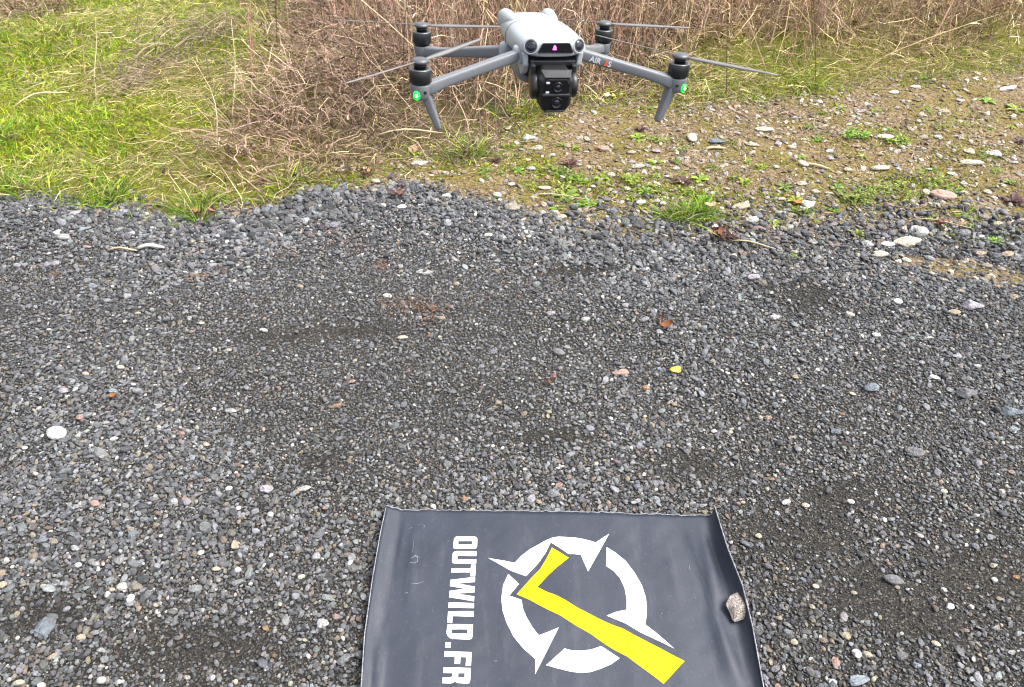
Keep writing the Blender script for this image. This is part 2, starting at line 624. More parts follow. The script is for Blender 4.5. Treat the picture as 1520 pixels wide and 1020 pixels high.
# pebbles strewn over the bare soil
def soil_layer(name, n0, smin, smax, pw, seed, label, pal):
    r = np.random.default_rng(seed)
    X = r.uniform(-1.6, 3.8, n0)
    Y = r.uniform(1.7, 5.2, n0)
    g = Y - grass_line(X)
    k = (Y > edge(X) - (0.12 + 0.28 * sst(0.1, 1.2, X)) * r.random(n0) ** 1.7) & (g < 0.10 * r.random(n0))
    pt = np.exp(-((X - PATCH[0]) / 0.26) ** 2 - ((Y - PATCH[1] + 0.35 * (X - PATCH[0])) / 0.075) ** 2)
    k |= (pt > 0.4)
    k &= r.random(n0) < 0.55 + 0.45 * sst(-0.6, 0.8, sn(X * 4, Y * 4, 81))
    X, Y = X[k], Y[k]
    n = len(X)
    S = smin + (smax - smin) * r.random(n) ** pw
    o = scatter(name, np.stack([X, Y, hgt(X, Y) + S * 0.08], 1), r.integers(6, 20, n),
                np.stack([r.normal(0, 0.25, n), r.normal(0, 0.25, n), r.uniform(0, 6.28, n)], 1),
                S[:, None] * np.stack([r.uniform(0.9, 1.5, n), r.uniform(0.75, 1.1, n), r.uniform(0.5, 0.9, n)], 1),
                pick(pal, n, r))
    return tag(o, label, 'pebbles', kind='stuff')


soil_layer('soil_pebbles', 68000, 0.005, 0.028, 3.3, 91, 'small pale pebbles strewn over the bare brown soil', PAL_SOIL)
soil_layer('soil_crumbs', 80000, 0.003, 0.010, 1.5, 92, 'fine brown crumbs and grit on the bare soil', PAL_SOIL * np.array([0.75, 0.68, 0.6]))

# ------------------------------------------------------------------ grass
def ribbons(name, P, D, B, L, W, c0, c1, K=3, mat=None, seed=0, face=None, kink=0.0):
    """P base, D start direction, B bend, L length, W width: curved tapering blades as one mesh"""
    r = np.random.default_rng(seed)
    n = len(P)
    if face is None:
        face = r.normal(size=(n, 3))
        face[:, 2] *= 0.4
    side = np.cross(D, face)
    side /= np.linalg.norm(side, axis=1, keepdims=True) + 1e-9
    V = np.zeros((n, 2 * K + 1, 3), np.float32)
    C = np.zeros((n, 2 * K + 1, 3), np.float32)
    for k in range(K + 1):
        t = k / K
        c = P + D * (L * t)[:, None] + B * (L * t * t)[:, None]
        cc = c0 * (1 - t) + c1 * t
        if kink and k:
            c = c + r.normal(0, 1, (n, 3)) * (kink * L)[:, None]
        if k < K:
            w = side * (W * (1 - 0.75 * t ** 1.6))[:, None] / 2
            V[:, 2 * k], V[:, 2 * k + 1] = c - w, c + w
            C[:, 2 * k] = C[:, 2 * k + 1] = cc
        else:
            V[:, 2 * K], C[:, 2 * K] = c, cc
    base = (np.arange(n) * (2 * K + 1))[:, None]
    q = np.concatenate([base + np.array([2 * k, 2 * k + 1, 2 * k + 3, 2 * k + 2]) for k in range(K - 1)], 0) if K > 1 else None
    tr = base + np.array([2 * K - 2, 2 * K - 1, 2 * K])
    return mesh_np(name, V.reshape(-1, 3), q, tr, mat, True, np.clip(C, 0, 1).reshape(-1, 3))


def unit(v):
    return v / (np.linalg.norm(v, axis=1, keepdims=True) + 1e-9)


GREEN = np.array([(0.13, 0.24, 0.010), (0.19, 0.29, 0.011), (0.26, 0.31, 0.014), (0.10, 0.20, 0.014), (0.31, 0.31, 0.022)])
STRAW = np.array([(0.34, 0.27, 0.14), (0.42, 0.34, 0.19), (0.28, 0.21, 0.11), (0.36, 0.31, 0.14), (0.24, 0.19, 0.11)])
BROWN = 1.1 * np.array([(0.29, 0.205, 0.155), (0.37, 0.28, 0.21), (0.22, 0.15, 0.115), (0.33, 0.225, 0.17), (0.14, 0.10, 0.08), (0.43, 0.34, 0.255), (0.11, 0.075, 0.06)])
RUSSET = np.array([(0.33, 0.20, 0.145), (0.38, 0.25, 0.185), (0.26, 0.15, 0.11), (0.48, 0.375, 0.275), (0.16, 0.11, 0.09)])


def field(n, seed, xr=(-4.2, 5.0), yr=(2.2, 6.2)):
    r = np.random.default_rng(seed)
    X, Y = r.uniform(*xr, n), r.uniform(*yr, n)
    k = (Y > grass_line(X) - 0.10 * r.random(n) ** 3 - 0.01) & (np.abs(X) < 0.69 * (0.62 + 0.86 * Y) + 0.8)
    X, Y = X[k], Y[k]
    P = np.stack([X, Y, hgt(X, Y) - 0.004], 1)
    px, py = photo(P)
    return P, px, py, r


def bell(v, c, w):
    return np.exp(-((v - c) / w) ** 2)


def w_tangle(px, py):
    """share of dead tangle (centre of the bank) as against green sward, measured along the bank"""
    a = sst(330, 470, px + 0.5 * (py - 100)) * sst(1120, 900, px)
    b = sst(40, -20, py) * sst(430, 520, px)
    c = sst(120, 60, py) * sst(940, 1000, px) * 0.75
    d = sst(150, 60, px) * sst(45, 15, py) * 0.9
    return np.clip(np.maximum.reduce([a, b, c, d]), 0, 1)


# short green sward
P, px, py, r = field(620000, 201)
wt = w_tangle(px, py)
nz = sn(P[:, 0] * 5, P[:, 1] * 5, 31)
nz2 = sn(P[:, 0] * 12, P[:, 1] * 12, 32)
lush = sst(260, 60, px) * 0.6 + sst(330, 150, px) * sst(120, 40, py) * 0.5
gm = np.clip(0.55 + 0.35 * nz + lush, 0.1, 1) * (1 - 0.93 * wt)
gm = np.maximum(gm, 0.5 * bell(P[:, 1] - grass_line(P[:, 0]), 0.05, 0.09) * (0.5 + 0.7 * nz2))
gm = np.maximum(gm, 0.55 * sst(960, 1050, px) * bell(py, 108, 26) * (0.7 + 0.6 * nz))
gm = np.maximum(gm, 0.10 * (nz2 > 0.4))
k = r.random(len(P)) < gm * 0.75
P, px, py, nz = P[k], px[k], py[k], nz[k]
n = len(P)
a = r.uniform(0, 2 * pi, n)
tilt = np.abs(r.normal(0.55, 0.35, n))
D = unit(np.stack([np.cos(a) * np.sin(tilt), np.sin(a) * np.sin(tilt), np.cos(tilt)], 1))
B = np.stack([np.cos(a) * 0.3, np.sin(a) * 0.3, -r.uniform(0.15, 0.6, n)], 1)
L = r.uniform(0.025, 0.075, n) * (1 + 0.25 * nz)
c = pick(GREEN, n, r) * np.array([.97, .96, 1.1]) * (1.10 + 0.16 * sn(P[:, 0] * 7, P[:, 1] * 7, 37))[:, None]
yl = r.random(n) < 0.16
c[yl] = pick(STRAW, yl.sum(), r)
c = vary(c, r, .32)
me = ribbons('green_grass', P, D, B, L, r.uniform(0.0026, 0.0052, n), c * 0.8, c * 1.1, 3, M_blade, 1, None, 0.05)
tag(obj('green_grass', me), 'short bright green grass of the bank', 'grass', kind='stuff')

# straw thatch lying on the sward
P, px, py, r = field(330000, 202)
wt = w_tangle(px, py)
nz = sn(P[:, 0] * 4.2, P[:, 1] * 6, 33)
tm = np.clip(0.26 + 0.65 * nz + 0.35 * sst(150, 260, px), 0.05, 1) * (1 - 0.45 * wt) * (0.35 + 0.65 * sst(60, 230, px + py * 0.3))
k = r.random(len(P)) < tm * 0.60
P, px, py, wt = P[k], px[k], py[k], wt[k]
n = len(P)
a = r.normal(0.25, 1.1, n) + pi * (r.random(n) < 0.5)
el = np.abs(r.normal(0.18, 0.22, n))
D = np.stack([np.cos(a) * np.cos(el), np.sin(a) * np.cos(el), np.sin(el)], 1)
B = np.stack([r.normal(0, 0.25, n), r.normal(0, 0.25, n), -r.uniform(0.0, 0.3, n)], 1)
P[:, 2] += r.uniform(0.004, 0.055, n)
c = vary(pick(STRAW, n, r), r) * 1.08
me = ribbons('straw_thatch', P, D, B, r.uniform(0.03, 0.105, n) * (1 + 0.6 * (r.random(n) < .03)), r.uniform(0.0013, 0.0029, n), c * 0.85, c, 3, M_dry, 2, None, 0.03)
tag(obj('straw_thatch', me), 'pale dead straw matted over the green grass', 'grass', kind='stuff')

# tangled dead stems leaning over in the middle of the bank
P, px, py, r = field(210000, 203)
wt = w_tangle(px, py)
nz = sn(P[:, 0] * 5, P[:, 1] * 5, 34)
k = r.random(len(P)) < np.clip(wt * (0.75 + 0.5 * nz) + 0.002, 0, 1) * 0.80
P, px, py, wt = P[k], px[k], py[k], wt[k]
n = len(P)
lean = np.where(px < 720, pi * 1.10, pi * 0.8) + r.normal(0, 1.5, n)
el = np.clip(r.normal(0.65, 0.5, n), 0.02, 1.5)
front = P[:, 1] - grass_line(P[:, 0])
D = np.stack([np.cos(lean) * np.cos(el), np.sin(lean) * np.cos(el), np.sin(el)], 1)
D[:, 1] = np.where(front < 0.35, np.abs(D[:, 1]) * 0.6 - 0.12, D[:, 1])
D = unit(D)
B = np.stack([np.cos(lean) * 0.25, np.sin(lean) * 0.25, -r.uniform(0.1, 0.75, n)], 1)
B[:, 1] = np.where(front < 0.35, np.abs(B[:, 1]) * 0.3, B[:, 1])
L = (0.05 + 0.26 * r.random(n) ** 1.8 + 0.16 * (r.random(n) < .08)) * (0.6 + 0.5 * sst(0.0, 0.5, front))
c = pick(BROWN, n, r)
st = r.random(n) < 0.12 + 0.55 * sst(960, 1080, px)
c[st] = pick(STRAW, st.sum(), r) * 1.15
c = vary(c, r, .42)
P[:, 2] += r.uniform(0, 0.10, n) * (1 + 0.9 * np.clip(sn(P[:, 0] * 9, P[:, 1] * 9, 39), -1, 1)) * wt * sst(0.02, 0.3, front)
c = c * (1 + 0.22 * np.clip(sn(P[:, 0] * 7, P[:, 1] * 7, 40), -1.5, 1.5))[:, None] * np.array([1.02, .97, .95])
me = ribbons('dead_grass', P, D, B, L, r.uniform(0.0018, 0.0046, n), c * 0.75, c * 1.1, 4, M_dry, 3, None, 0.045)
k = r.random(n) < 0.28                                # crumpled dead leaves caught in the tangle
Q = P[k] + np.stack([r.normal(0, .03, k.sum()), r.normal(0, .03, k.sum()), r.uniform(0, .07, k.sum())], 1)
q_n = len(Q)
a = r.uniform(0, 6.28, q_n)
el = r.normal(0.2, 0.6, q_n)
lc = vary(pick(np.array([(0.17, 0.105, 0.075), (0.10, 0.065, 0.05), (0.26, 0.18, 0.13), (0.06, 0.042, 0.034)]), q_n, r), r, .3)
ml = ribbons('dead_leaves', Q, np.stack([np.cos(a) * np.cos(el), np.sin(a) * np.cos(el), np.sin(el)], 1), np.zeros((q_n, 3)), r.uniform(0.012, 0.04, q_n), r.uniform(0.004, 0.011, q_n), lc, lc, 3, M_dry, 31, None, 0.12)
tag(obj('dead_leaves', ml), 'crumpled brown dead leaves caught in the tangle', 'leaf litter', kind='stuff')
tag(obj('dead_grass', me), 'tangled brown dead grass leaning over the bank', 'grass', kind='stuff')

# stand of tall dry stems at the back
P, px, py, r = field(60000, 204, yr=(3.0, 7.5))
nz = sn(P[:, 0] * 3, P[:, 1] * 3, 35)
den = sst(190 - 70 * sst(950, 1050, px) - 60 * sst(640, 560, px), 95 - 55 * sst(950, 1050, px) - 50 * sst(640, 560, px), py + 25 * nz) * sst(430, 560, px) * (1 - 0.35 * sst(980, 1060, px)) * (1 - 0.5 * sst(1180, 1330, px))
den = np.maximum(den, 0.10 * sst(120, 60, px) * sst(40, 0, py))
den = np.maximum(den, 0.05 * sst(200, 90, py) * sst(360, 480, px))
k = r.random(len(P)) < den * 0.60
P, px, py = P[k], px[k], py[k]
n = len(P)
a = r.uniform(0, 2 * pi, n)
el = np.clip(r.normal(1.30, 0.26, n), 0.3, 1.57)
D = np.stack([np.cos(a) * np.cos(el), np.sin(a) * np.cos(el), np.sin(el)], 1)
B = np.stack([r.normal(0.0, 0.12, n), r.normal(0, 0.08, n), -np.abs(r.normal(0, 0.08, n))], 1)
L = r.uniform(0.35, 1.05, n)
c = pick(RUSSET, n, r)
st = r.random(n) < 0.22
c[st] = pick(STRAW, st.sum(), r) * 1.15
c = vary(c, r, .42)
wst = r.uniform(0.002, 0.0048, n)
thick = r.random(n) < 0.08
wst[thick] *= 1.8
c[thick] *= 1.25
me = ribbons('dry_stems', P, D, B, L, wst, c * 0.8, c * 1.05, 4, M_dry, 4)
tag(obj('dry_stems', me), 'dense stand of tall dry russet stems behind the bank', 'dry stems', kind='stuff')
# side twigs and dead leaves on those stems
m = 3
idx = np.repeat(np.arange(n), m)
t = r.uniform(0.15, 0.95, n * m)
PP = P[idx] + D[idx] * (L[idx] * t)[:, None] + B[idx] * (L[idx] * t * t)[:, None]
a = r.uniform(0, 2 * pi, n * m)
el = r.normal(0.5, 0.6, n * m)
DD = np.stack([np.cos(a) * np.cos(el), np.sin(a) * np.cos(el), np.sin(el)], 1)
me = ribbons('dry_twigs', PP, DD, np.stack([np.zeros(n * m), np.zeros(n * m), -r.uniform(0, 0.8, n * m)], 1),
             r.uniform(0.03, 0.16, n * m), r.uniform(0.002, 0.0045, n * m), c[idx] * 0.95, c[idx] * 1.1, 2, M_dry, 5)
tag(obj('dry_twigs', me), 'dead leaves and twigs on the tall dry stems', 'dry stems', kind='stuff')

# moss and seedlings on the soil
r = np.random.default_rng(205)
X, Y = r.uniform(-1.5, 3.8, 60000), r.uniform(2.1, 4.8, 60000)
k = (Y > edge(X)) & (Y < grass_line(X) + 0.1) & (r.random(60000) < 1.0 * sst(-0.5, 0.8, sn(X * 6, Y * 6, 36)) + 0.03)
X, Y = X[k], Y[k]
n = len(X)
a, el = r.uniform(0, 6.28, n), r.uniform(0.4, 1.4, n)
c = pick(np.array([(0.19, 0.16, 0.016), (0.13, 0.12, 0.015), (0.16, 0.19, 0.018), (0.24, 0.19, 0.04)]), n, r)
me = ribbons('moss', np.stack([X, Y, hgt(X, Y) - 0.001], 1), np.stack([np.cos(a) * np.cos(el), np.sin(a) * np.cos(el), np.sin(el)], 1),
             np.zeros((n, 3)), r.uniform(0.006, 0.018, n), r.uniform(0.002, 0.005, n), c * 0.8, c, 1, M_blade, 6)
tag(obj('moss', me), 'olive moss and seedlings on the bare soil', 'moss', kind='stuff')

# dry litter on the soil
r = np.random.default_rng(207)
X, Y = r.uniform(-1.5, 3.8, 26000), r.uniform(2.0, 4.9, 26000)
k = (Y > edge(X) - 0.03) & (Y < grass_line(X) + 0.1) & (r.random(26000) < 0.25 + 0.6 * sst(-0.2, 0.8, sn(X * 5, Y * 5, 38)))
X, Y = X[k], Y[k]
n = len(X)
a, el = r.uniform(0, 6.28, n), np.abs(r.normal(0.05, 0.15, n))
c = vary(pick(np.array([(0.24, 0.17, 0.11), (0.15, 0.10, 0.07), (0.33, 0.26, 0.16), (0.10, 0.065, 0.05)]), n, r), r, .3)
me = ribbons('dry_litter', np.stack([X, Y, hgt(X, Y) + 0.003], 1), np.stack([np.cos(a) * np.cos(el), np.sin(a) * np.cos(el), np.sin(el)], 1),
             np.zeros((n, 3)), 0.008 + 0.05 * r.random(n) ** 3, r.uniform(0.002, 0.007, n), c, c, 3, M_dry, 8, np.tile([0.1, 0.1, 1.0], (n, 1)) + r.normal(0, .3, (n, 3)), 0.08)
tag(obj('dry_litter', me), 'brown scraps of dry litter strewn over the soil', 'leaf litter', kind='stuff')
# low green creeping growth in irregular patches
PG = []
r = np.random.default_rng(208)
for (x, y, rx, ry, q) in [(860, 282, 60, 14, 700), (1010, 288, 80, 14, 900), (830, 258, 50, 8, 350), (960, 262, 60, 10, 350), (1280, 285, 60, 16, 450), (1400, 275, 50, 12, 420), (1330, 268, 40, 10, 300),
                          (1170, 310, 40, 14, 260), (1290, 200, 60, 10, 350), (780, 240, 40, 12, 400), (1060, 320, 40, 10, 250), (1180, 135, 80, 10, 500), (940, 158, 100, 8, 500), (1370, 118, 60, 8, 350), (1450, 230, 60, 10, 250),
                          (1160, 245, 120, 25, 250), (1000, 215, 120, 25, 250), (1440, 340, 50, 14, 200), (1440, 180, 80, 15, 260), (760, 190, 40, 20, 700), (620, 250, 80, 8, 420), (480, 272, 70, 12, 700)]:
    for _ in range(int(q * .7)):
        PG.append(flat_point(x + r.normal() * rx * 0.8, y + r.normal() * ry * 0.9)[:2])
PG = np.array(PG)
n = len(PG)
a, el = r.uniform(0, 6.28, n), r.uniform(0.1, 1.1, n)
c = vary(pick(np.array([(0.14, 0.22, 0.016), (0.19, 0.25, 0.02), (0.22, 0.23, 0.02), (0.10, 0.17, 0.018)]), n, r), r, .3)
me = ribbons('creeping_weeds', np.stack([PG[:, 0], PG[:, 1], hgt(PG[:, 0], PG[:, 1]) + 0.001], 1), np.stack([np.cos(a) * np.cos(el), np.sin(a) * np.cos(el), np.sin(el)], 1),
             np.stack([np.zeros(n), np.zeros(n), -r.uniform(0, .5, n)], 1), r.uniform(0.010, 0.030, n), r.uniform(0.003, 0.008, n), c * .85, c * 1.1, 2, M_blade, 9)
tag(obj('creeping_weeds', me), 'low green creeping growth in patches on the soil', 'weeds', kind='stuff')

# crumbs of dead leaf lying on the gravel
r = np.random.default_rng(206)
pts = []
for (x, y, rx, ry, q) in [(470, 345, 45, 14, 40), (520, 360, 30, 20, 30), (570, 400, 14, 8, 25), (610, 455, 45, 9, 70), (640, 465, 12, 20, 40),
                          (430, 382, 30, 8, 30), (300, 412, 25, 6, 22), (325, 400, 10, 8, 14), (830, 425, 60, 25, 16), (85, 408, 8, 4, 10)]:
    for _ in range(q):
        g = ground_point(x + r.normal() * rx * 0.6, y + r.normal() * ry * 0.6)
        pts.append((g.x, g.y, g.z + 0.011))
P = np.array(pts)
n = len(P)
a = r.uniform(0, 6.28, n)
el = r.normal(0.1, 0.25, n)
c = pick(np.array([(0.14, 0.068, 0.038), (0.10, 0.055, 0.032), (0.17, 0.09, 0.05)]), n, r)
me = ribbons('leaf_crumbs', P, np.stack([np.cos(a) * np.cos(el), np.sin(a) * np.cos(el), np.sin(el)], 1), np.zeros((n, 3)),
             r.uniform(0.008, 0.022, n), r.uniform(0.002, 0.005, n), c, c, 2, M_dry, 7, np.tile([0.1, 0.1, 1.0], (n, 1)))
tag(obj('leaf_crumbs', me), 'rust brown crumbs of dead leaf on the gravel', 'leaf litter', kind='stuff')


# ------------------------------------------------------------------ single tall stalks and tufts
def tube(bm, pts, radii, nseg=5):
    rings = []
    pts = [Vector(p) for p in pts]
    for i, p in enumerate(pts):
        d = (pts[min(i + 1, len(pts) - 1)] - pts[max(i - 1, 0)]).normalized()
        s = d.cross(Vector((0.3, 1, 0.17))).normalized()
        u = d.cross(s)
        rings.append([bm.verts.new(p + (s * cos(2 * pi * k / nseg) + u * sin(2 * pi * k / nseg)) * radii[i]) for k in range(nseg)])
    for a_, b_ in zip(rings, rings[1:]):
        for k in range(nseg):
            bm.faces.new((a_[k], a_[(k + 1) % nseg], b_[(k + 1) % nseg], b_[k]))
    bm.faces.new(rings[0][::-1])
    bm.faces.new(rings[-1])


M_stalk_dark = plain('dark_stalk', (0.11, 0.075, 0.055), 0.8, var=0.35, nscale=30)
M_stalk_red = plain('russet_stalk', (0.24, 0.13, 0.085), 0.8, var=0.3, nscale=30)
M_stalk_pale = plain('straw_stalk', (0.36, 0.29, 0.17), 0.7, var=0.2, nscale=30)


def stalk(base, top, mat, rad, label, twigs=4, bow=0.02, seed=1):
    r = random.Random(seed)
    b = ground_point(*base)
    dp = depth_of(b)
    t = Vector(EYE + ray(*top) * (dp / 1.0 + r.uniform(-0.05, 0.12)))
    root = empty('dry_stalk', b)
    tag(root, label, 'dry stalk', 'single dry stalks standing in the grass')
    d = t - b
    pts = [d * (i / 6) + Vector((sin(i / 6 * pi) * bow, sin(i * 2.1) * 0.004, 0)) for i in range(7)]
    bm = bmesh.new()
    rad *= 1.45
    tube(bm, [Vector((0, 0, -0.02))] + pts[1:], [rad * (1 - 0.6 * i / 6) for i in range(7)])
    obj('stem', bm_mesh('stem', bm, mat), root)
    for q in range(twigs):
        i = r.uniform(0.25, 0.95)
        p = d * i + Vector((sin(i * pi) * bow, 0, 0))
        a_ = r.uniform(0, 6.28)
        ln = r.uniform(0.02, 0.06)
        bm = bmesh.new()
        tube(bm, [p, p + Vector((cos(a_) * ln * .5, sin(a_) * ln * .5, ln * .5)), p + Vector((cos(a_) * ln * .6, sin(a_) * ln * .6, ln))],
             [rad * .45, rad * .4, rad * .7], 4)
        obj('twig', bm_mesh('twig', bm, mat), root)
    return root


for i, (b_, t_, m_, rd, bw, tw, lab) in enumerate([
    ((204, 127), (200, -25), M_stalk_dark, .0022, .01, 5, 'dark thin straight stalk rising alone from the green grass on the left'),
    ((127, 128), (121, 42), M_stalk_red, .0018, .00, 3, 'short brown stalk in the green grass, leftmost of all the stalks'),
    ((137, 132), (142, 25), M_stalk_pale, .0016, .01, 2, 'thin pale stalk just right of the leftmost short brown stalk'),
    ((312, 128), (301, -20), M_stalk_dark, .0019, -.01, 4, 'dark stalk crossing the grey fallen plant, tilted to the left'),
    ((333, 160), (334, -25), M_stalk_dark, .0017, .01, 4, 'dark upright stalk right of the grey fallen plant'),
    ((341, 196), (343, 28), M_stalk_pale, .0020, .02, 2, 'tall straw coloured stalk standing close beside a dark upright stalk'),
    ((318, 225), (285, 85), M_stalk_pale, .0022, .05, 1, 'bent straw coloured stalk bowing left over the green grass'),
    ((348, 232), (374, 118), M_stalk_red, .0024, .02, 3, 'curved russet stalk leaning right at the edge of the dead tangle'),
    ((373, 116), (362, -20), M_stalk_red, .0030, .01, 6, 'thick russet stalk, left one of a close pair above the dead tangle'),
    ((381, 110), (371, -20), M_stalk_red, .0028, -.01, 6, 'thick russet stalk, right one of a close pair above the dead tangle'),
    ((546, 82), (548, -25), M_stalk_red, .0028, .00, 6, 'russet stalk rising behind the dead tangle left of the drone'),
    ((626, 222), (624, 152), M_stalk_dark, .0020, .00, 2, 'short dark stalk below the left front motor of the drone'),
    ((714, 222), (704, 128), M_stalk_dark, .0024, .01, 4, 'dark stalk beside the bright grass tuft under the left drone arm'),
    ((737, 208), (735, 130), M_stalk_dark, .0019, .00, 3, 'thin dark stalk left of the drone camera'),
    ((722, 218), (717, 140), M_stalk_red, .0019, .01, 3, 'russet stalk between two dark stalks under the left drone arm'),
    ((700, 175), (762, 118), M_stalk_pale, .0020, .00, 1, 'straw stalk slanting up to the right under the left drone arm'),
    ((1304, 76), (1311, -25), M_stalk_dark, .0024, .01, 5, 'dark stalk at the top right standing above the stony soil'),
    ((1194, 107), (1203, 42), M_stalk_red, .0022, -.01, 4, 'russet stalk right of the drone at the edge of the soil'),
    ((1398, 92), (1412, -10), M_stalk_red, .0022, .02, 5, 'russet stalk near the top right corner leaning right'),
    ((1032, 74), (996, 8), M_stalk_pale, .0024, .00, 1, 'pale stalk slanting up to the left behind the right front motor'),
]):
    stalk(b_, t_, m_, rd, lab, tw, bw, 300 + i)


def tuft(px, py, w, h, label, pal, nb, seed, droop=0.5, cat='grass tuft', name='grass_tuft'):
    r = np.random.default_rng(seed)
    g = ground_point(px, py)
    s = depth_of(g) / F_PX
    R_ = w * s / 2
    n = nb
    nk = 7
    kc = np.stack([r.normal(0, R_ * .42, nk), r.normal(0, R_ * .26, nk)], 1)
    kh = r.uniform(.45, 1.1, nk)
    ki = r.integers(0, nk, n)
    a = r.uniform(0, 6.28, n)
    rr = R_ * 0.16 * np.abs(r.normal(0, 1, n))
    P = np.stack([kc[ki, 0] + np.cos(a) * rr, kc[ki, 1] + np.sin(a) * rr, np.zeros(n)], 1)
    P[:, 2] = hgt(P[:, 0] + g.x, P[:, 1] + g.y) - g.z - 0.004
    a2 = a + r.normal(0, 0.7, n)
    el = np.clip(1.05 - 0.9 * rr / R_ + r.normal(0, 0.35, n), 0.1, 1.5)
    D = np.stack([np.cos(a2) * np.cos(el), np.sin(a2) * np.cos(el), np.sin(el)], 1)
    B = np.stack([np.cos(a2) * 0.3, np.sin(a2) * 0.3, -r.uniform(0.2, 0.8, n) * droop], 1)
    c = pick(pal, n, r)
    dead = r.random(n) < .14
    c[dead] = pick(STRAW, dead.sum(), r)
    c = vary(c, r, .28)
    L = h * s * 1.15 * r.uniform(0.35, 1.15, n) * kh[ki]
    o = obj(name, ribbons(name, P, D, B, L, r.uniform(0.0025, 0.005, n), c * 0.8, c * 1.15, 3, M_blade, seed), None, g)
    return tag(o, label, cat, 'single tufts of grass')


LUSH = np.array([(0.10, 0.21, 0.014), (0.15, 0.26, 0.014), (0.08, 0.17, 0.02), (0.20, 0.27, 0.02)])
tuft(692, 232, 78, 48, 'bright green grass tuft under the left drone arm', LUSH, 260, 401)
tuft(1035, 322, 92, 46, 'bright green grass tuft where gravel meets stony soil', LUSH, 320, 402)
tuft(285, 315, 100, 46, 'bright green grass tuft hanging over the gravel edge on the left', LUSH, 360, 403)
tuft(160, 296, 110, 48, 'deep green tuft with long blades at the left gravel edge', LUSH * 0.85, 300, 404)
tuft(360, 305, 60, 26, 'small low green tuft right of the one hanging over the gravel', LUSH, 130, 405)
tuft(20, 285, 90, 50, 'green grass tuft at the left border of the picture by the gravel', LUSH * 0.9, 240, 406)
tuft(1195, 130, 90, 40, 'yellow green grass tuft at the far edge of the stony soil', GREEN, 220, 407)
tuft(800, 170, 90, 40, 'mossy green grass tuft just below the drone camera', GREEN, 200, 408)
tuft(440, 265, 100, 44, 'olive green grass tuft at the foot of the dead tangle', GREEN, 240, 409)
tuft(1430, 318, 60, 22, 'sparse green tuft on the soil at far right near the pinkish stone', GREEN, 60, 410)
tuft(8, 205, 50, 45, 'blue green grass tuft at the left border among yellow grass', LUSH * np.array([.8, .95, 1.4]), 120, 411)

# grey fallen plant lying across the green grass
g0, g1 = ground_point(182, 145), ground_point(338, 48)
root = empty('fallen_plant', g0)
tag(root, 'grey brown withered plant lying aslant across the green grass', 'dead plant')
bm = bmesh.new()
dv = g1 - g0
tube(bm, [dv * t + Vector((0, 0, 0.03 + 0.05 * sin(t * 3))) for t in (0, .2, .4, .6, .8, 1)], [.006, .006, .005, .004, .003, .002])
obj('stem', bm_mesh('stem', bm, M_stalk_dark), root)
r = np.random.default_rng(420)
n = 900
t = r.random(n)
sp = 0.05 + 0.06 * np.sin(t * 3)
P = np.outer(t, np.array(dv)) + np.stack([r.normal(0, 1, n) * sp, r.normal(0, 1, n) * sp, 0.02 + np.abs(r.normal(0, 1, n)) * sp * 0.9], 1)
D = unit(np.array(dv)[None] * r.normal(0.6, 0.6, (n, 1)) + r.normal(0, 0.35, (n, 3)))
cc = pick(np.array([(0.16, 0.12, 0.09), (0.24, 0.18, 0.13), (0.10, 0.08, 0.065), (0.36, 0.28, 0.19)]), n, r)
obj('twigs', ribbons('twigs', P, D, np.stack([np.zeros(n), np.zeros(n), -r.uniform(0, .5, n)], 1), r.uniform(0.05, 0.2, n), r.uniform(.002, .004, n), cc, cc, 3, M_dry, 9), root)

# ------------------------------------------------------------------ landing mat
def mat_material():
    m, nt, bs = new_mat('mat_vinyl')
    tc = N(nt, 'ShaderNodeTexCoord')
    n = noise(nt, 9, 5, tc.outputs['Object'])
    n2 = noise(nt, 160, 4, tc.outputs['Object'], 0.7)
    c = ramp(nt, n.outputs['Fac'], [(0.3, (0.0135, 0.0172, 0.028)), (0.7, (0.019, 0.0235, 0.037))])
    d = ramp(nt, n2.outputs['Fac'], [(0.58, (0, 0, 0)), (0.74, (0.4, 0.4, 0.4))])
    col = mixc(nt, d.outputs[0], c.outputs[0], (0.085, 0.09, 0.105))
    mpn = N(nt, 'ShaderNodeMapping')                     # dusty smears and rubbed streaks along the sheet
    mpn.inputs['Scale'].default_value = (26, 5, 5)
    nt.links.new(tc.outputs['Object'], mpn.inputs['Vector'])
    n3 = noise(nt, 1.0, 6, mpn.outputs[0], 0.7)
    d3 = ramp(nt, n3.outputs['Fac'], [(0.52, (0, 0, 0)), (0.72, (0.45, 0.45, 0.45))])
    col = mixc(nt, d3.outputs[0], col, (0.055, 0.058, 0.066))
    nt.links.new(col, bs.inputs['Base Color'])
    rr = ramp(nt, n.outputs['Fac'], [(0.3, (0.50, 0.50, 0.50)), (0.7, (0.62, 0.62, 0.62))])
    nt.links.new(rr.outputs[0], bs.inputs['Roughness'])
    bs.inputs['Specular IOR Level'].default_value = 0.42
    bump(nt, bs, n2.outputs['Fac'], 0.12, 0.002)
    return m


M_mat = mat_material()
M_white = plain('white_print', (0.58, 0.58, 0.575), 0.6, var=0.12, nscale=25, spec=.2)
M_yellow = plain('yellow_print', (0.52, 0.355, 0.003), 0.6, var=0.10, nscale=25, spec=.15)
M_hem = plain('frayed_edge', (0.17, 0.175, 0.19), 0.9, var=0.5, nscale=220)
M_scuff = plain('scuff', (0.14, 0.145, 0.16), 0.8, var=0.5, nscale=150)

MAT_O = Vector(mp(815, 900, 0.0))
MAT_O.z = 0.0


def seg_d(x, y, a, b):
    ax, ay = a
    bx, by = b
    t = np.clip(((x - ax) * (bx - ax) + (y - ay) * (by - ay)) / ((bx - ax) ** 2 + (by - ay) ** 2), 0, 1)
    return np.hypot(x - ax - t * (bx - ax), y - ay - t * (by - ay)), t


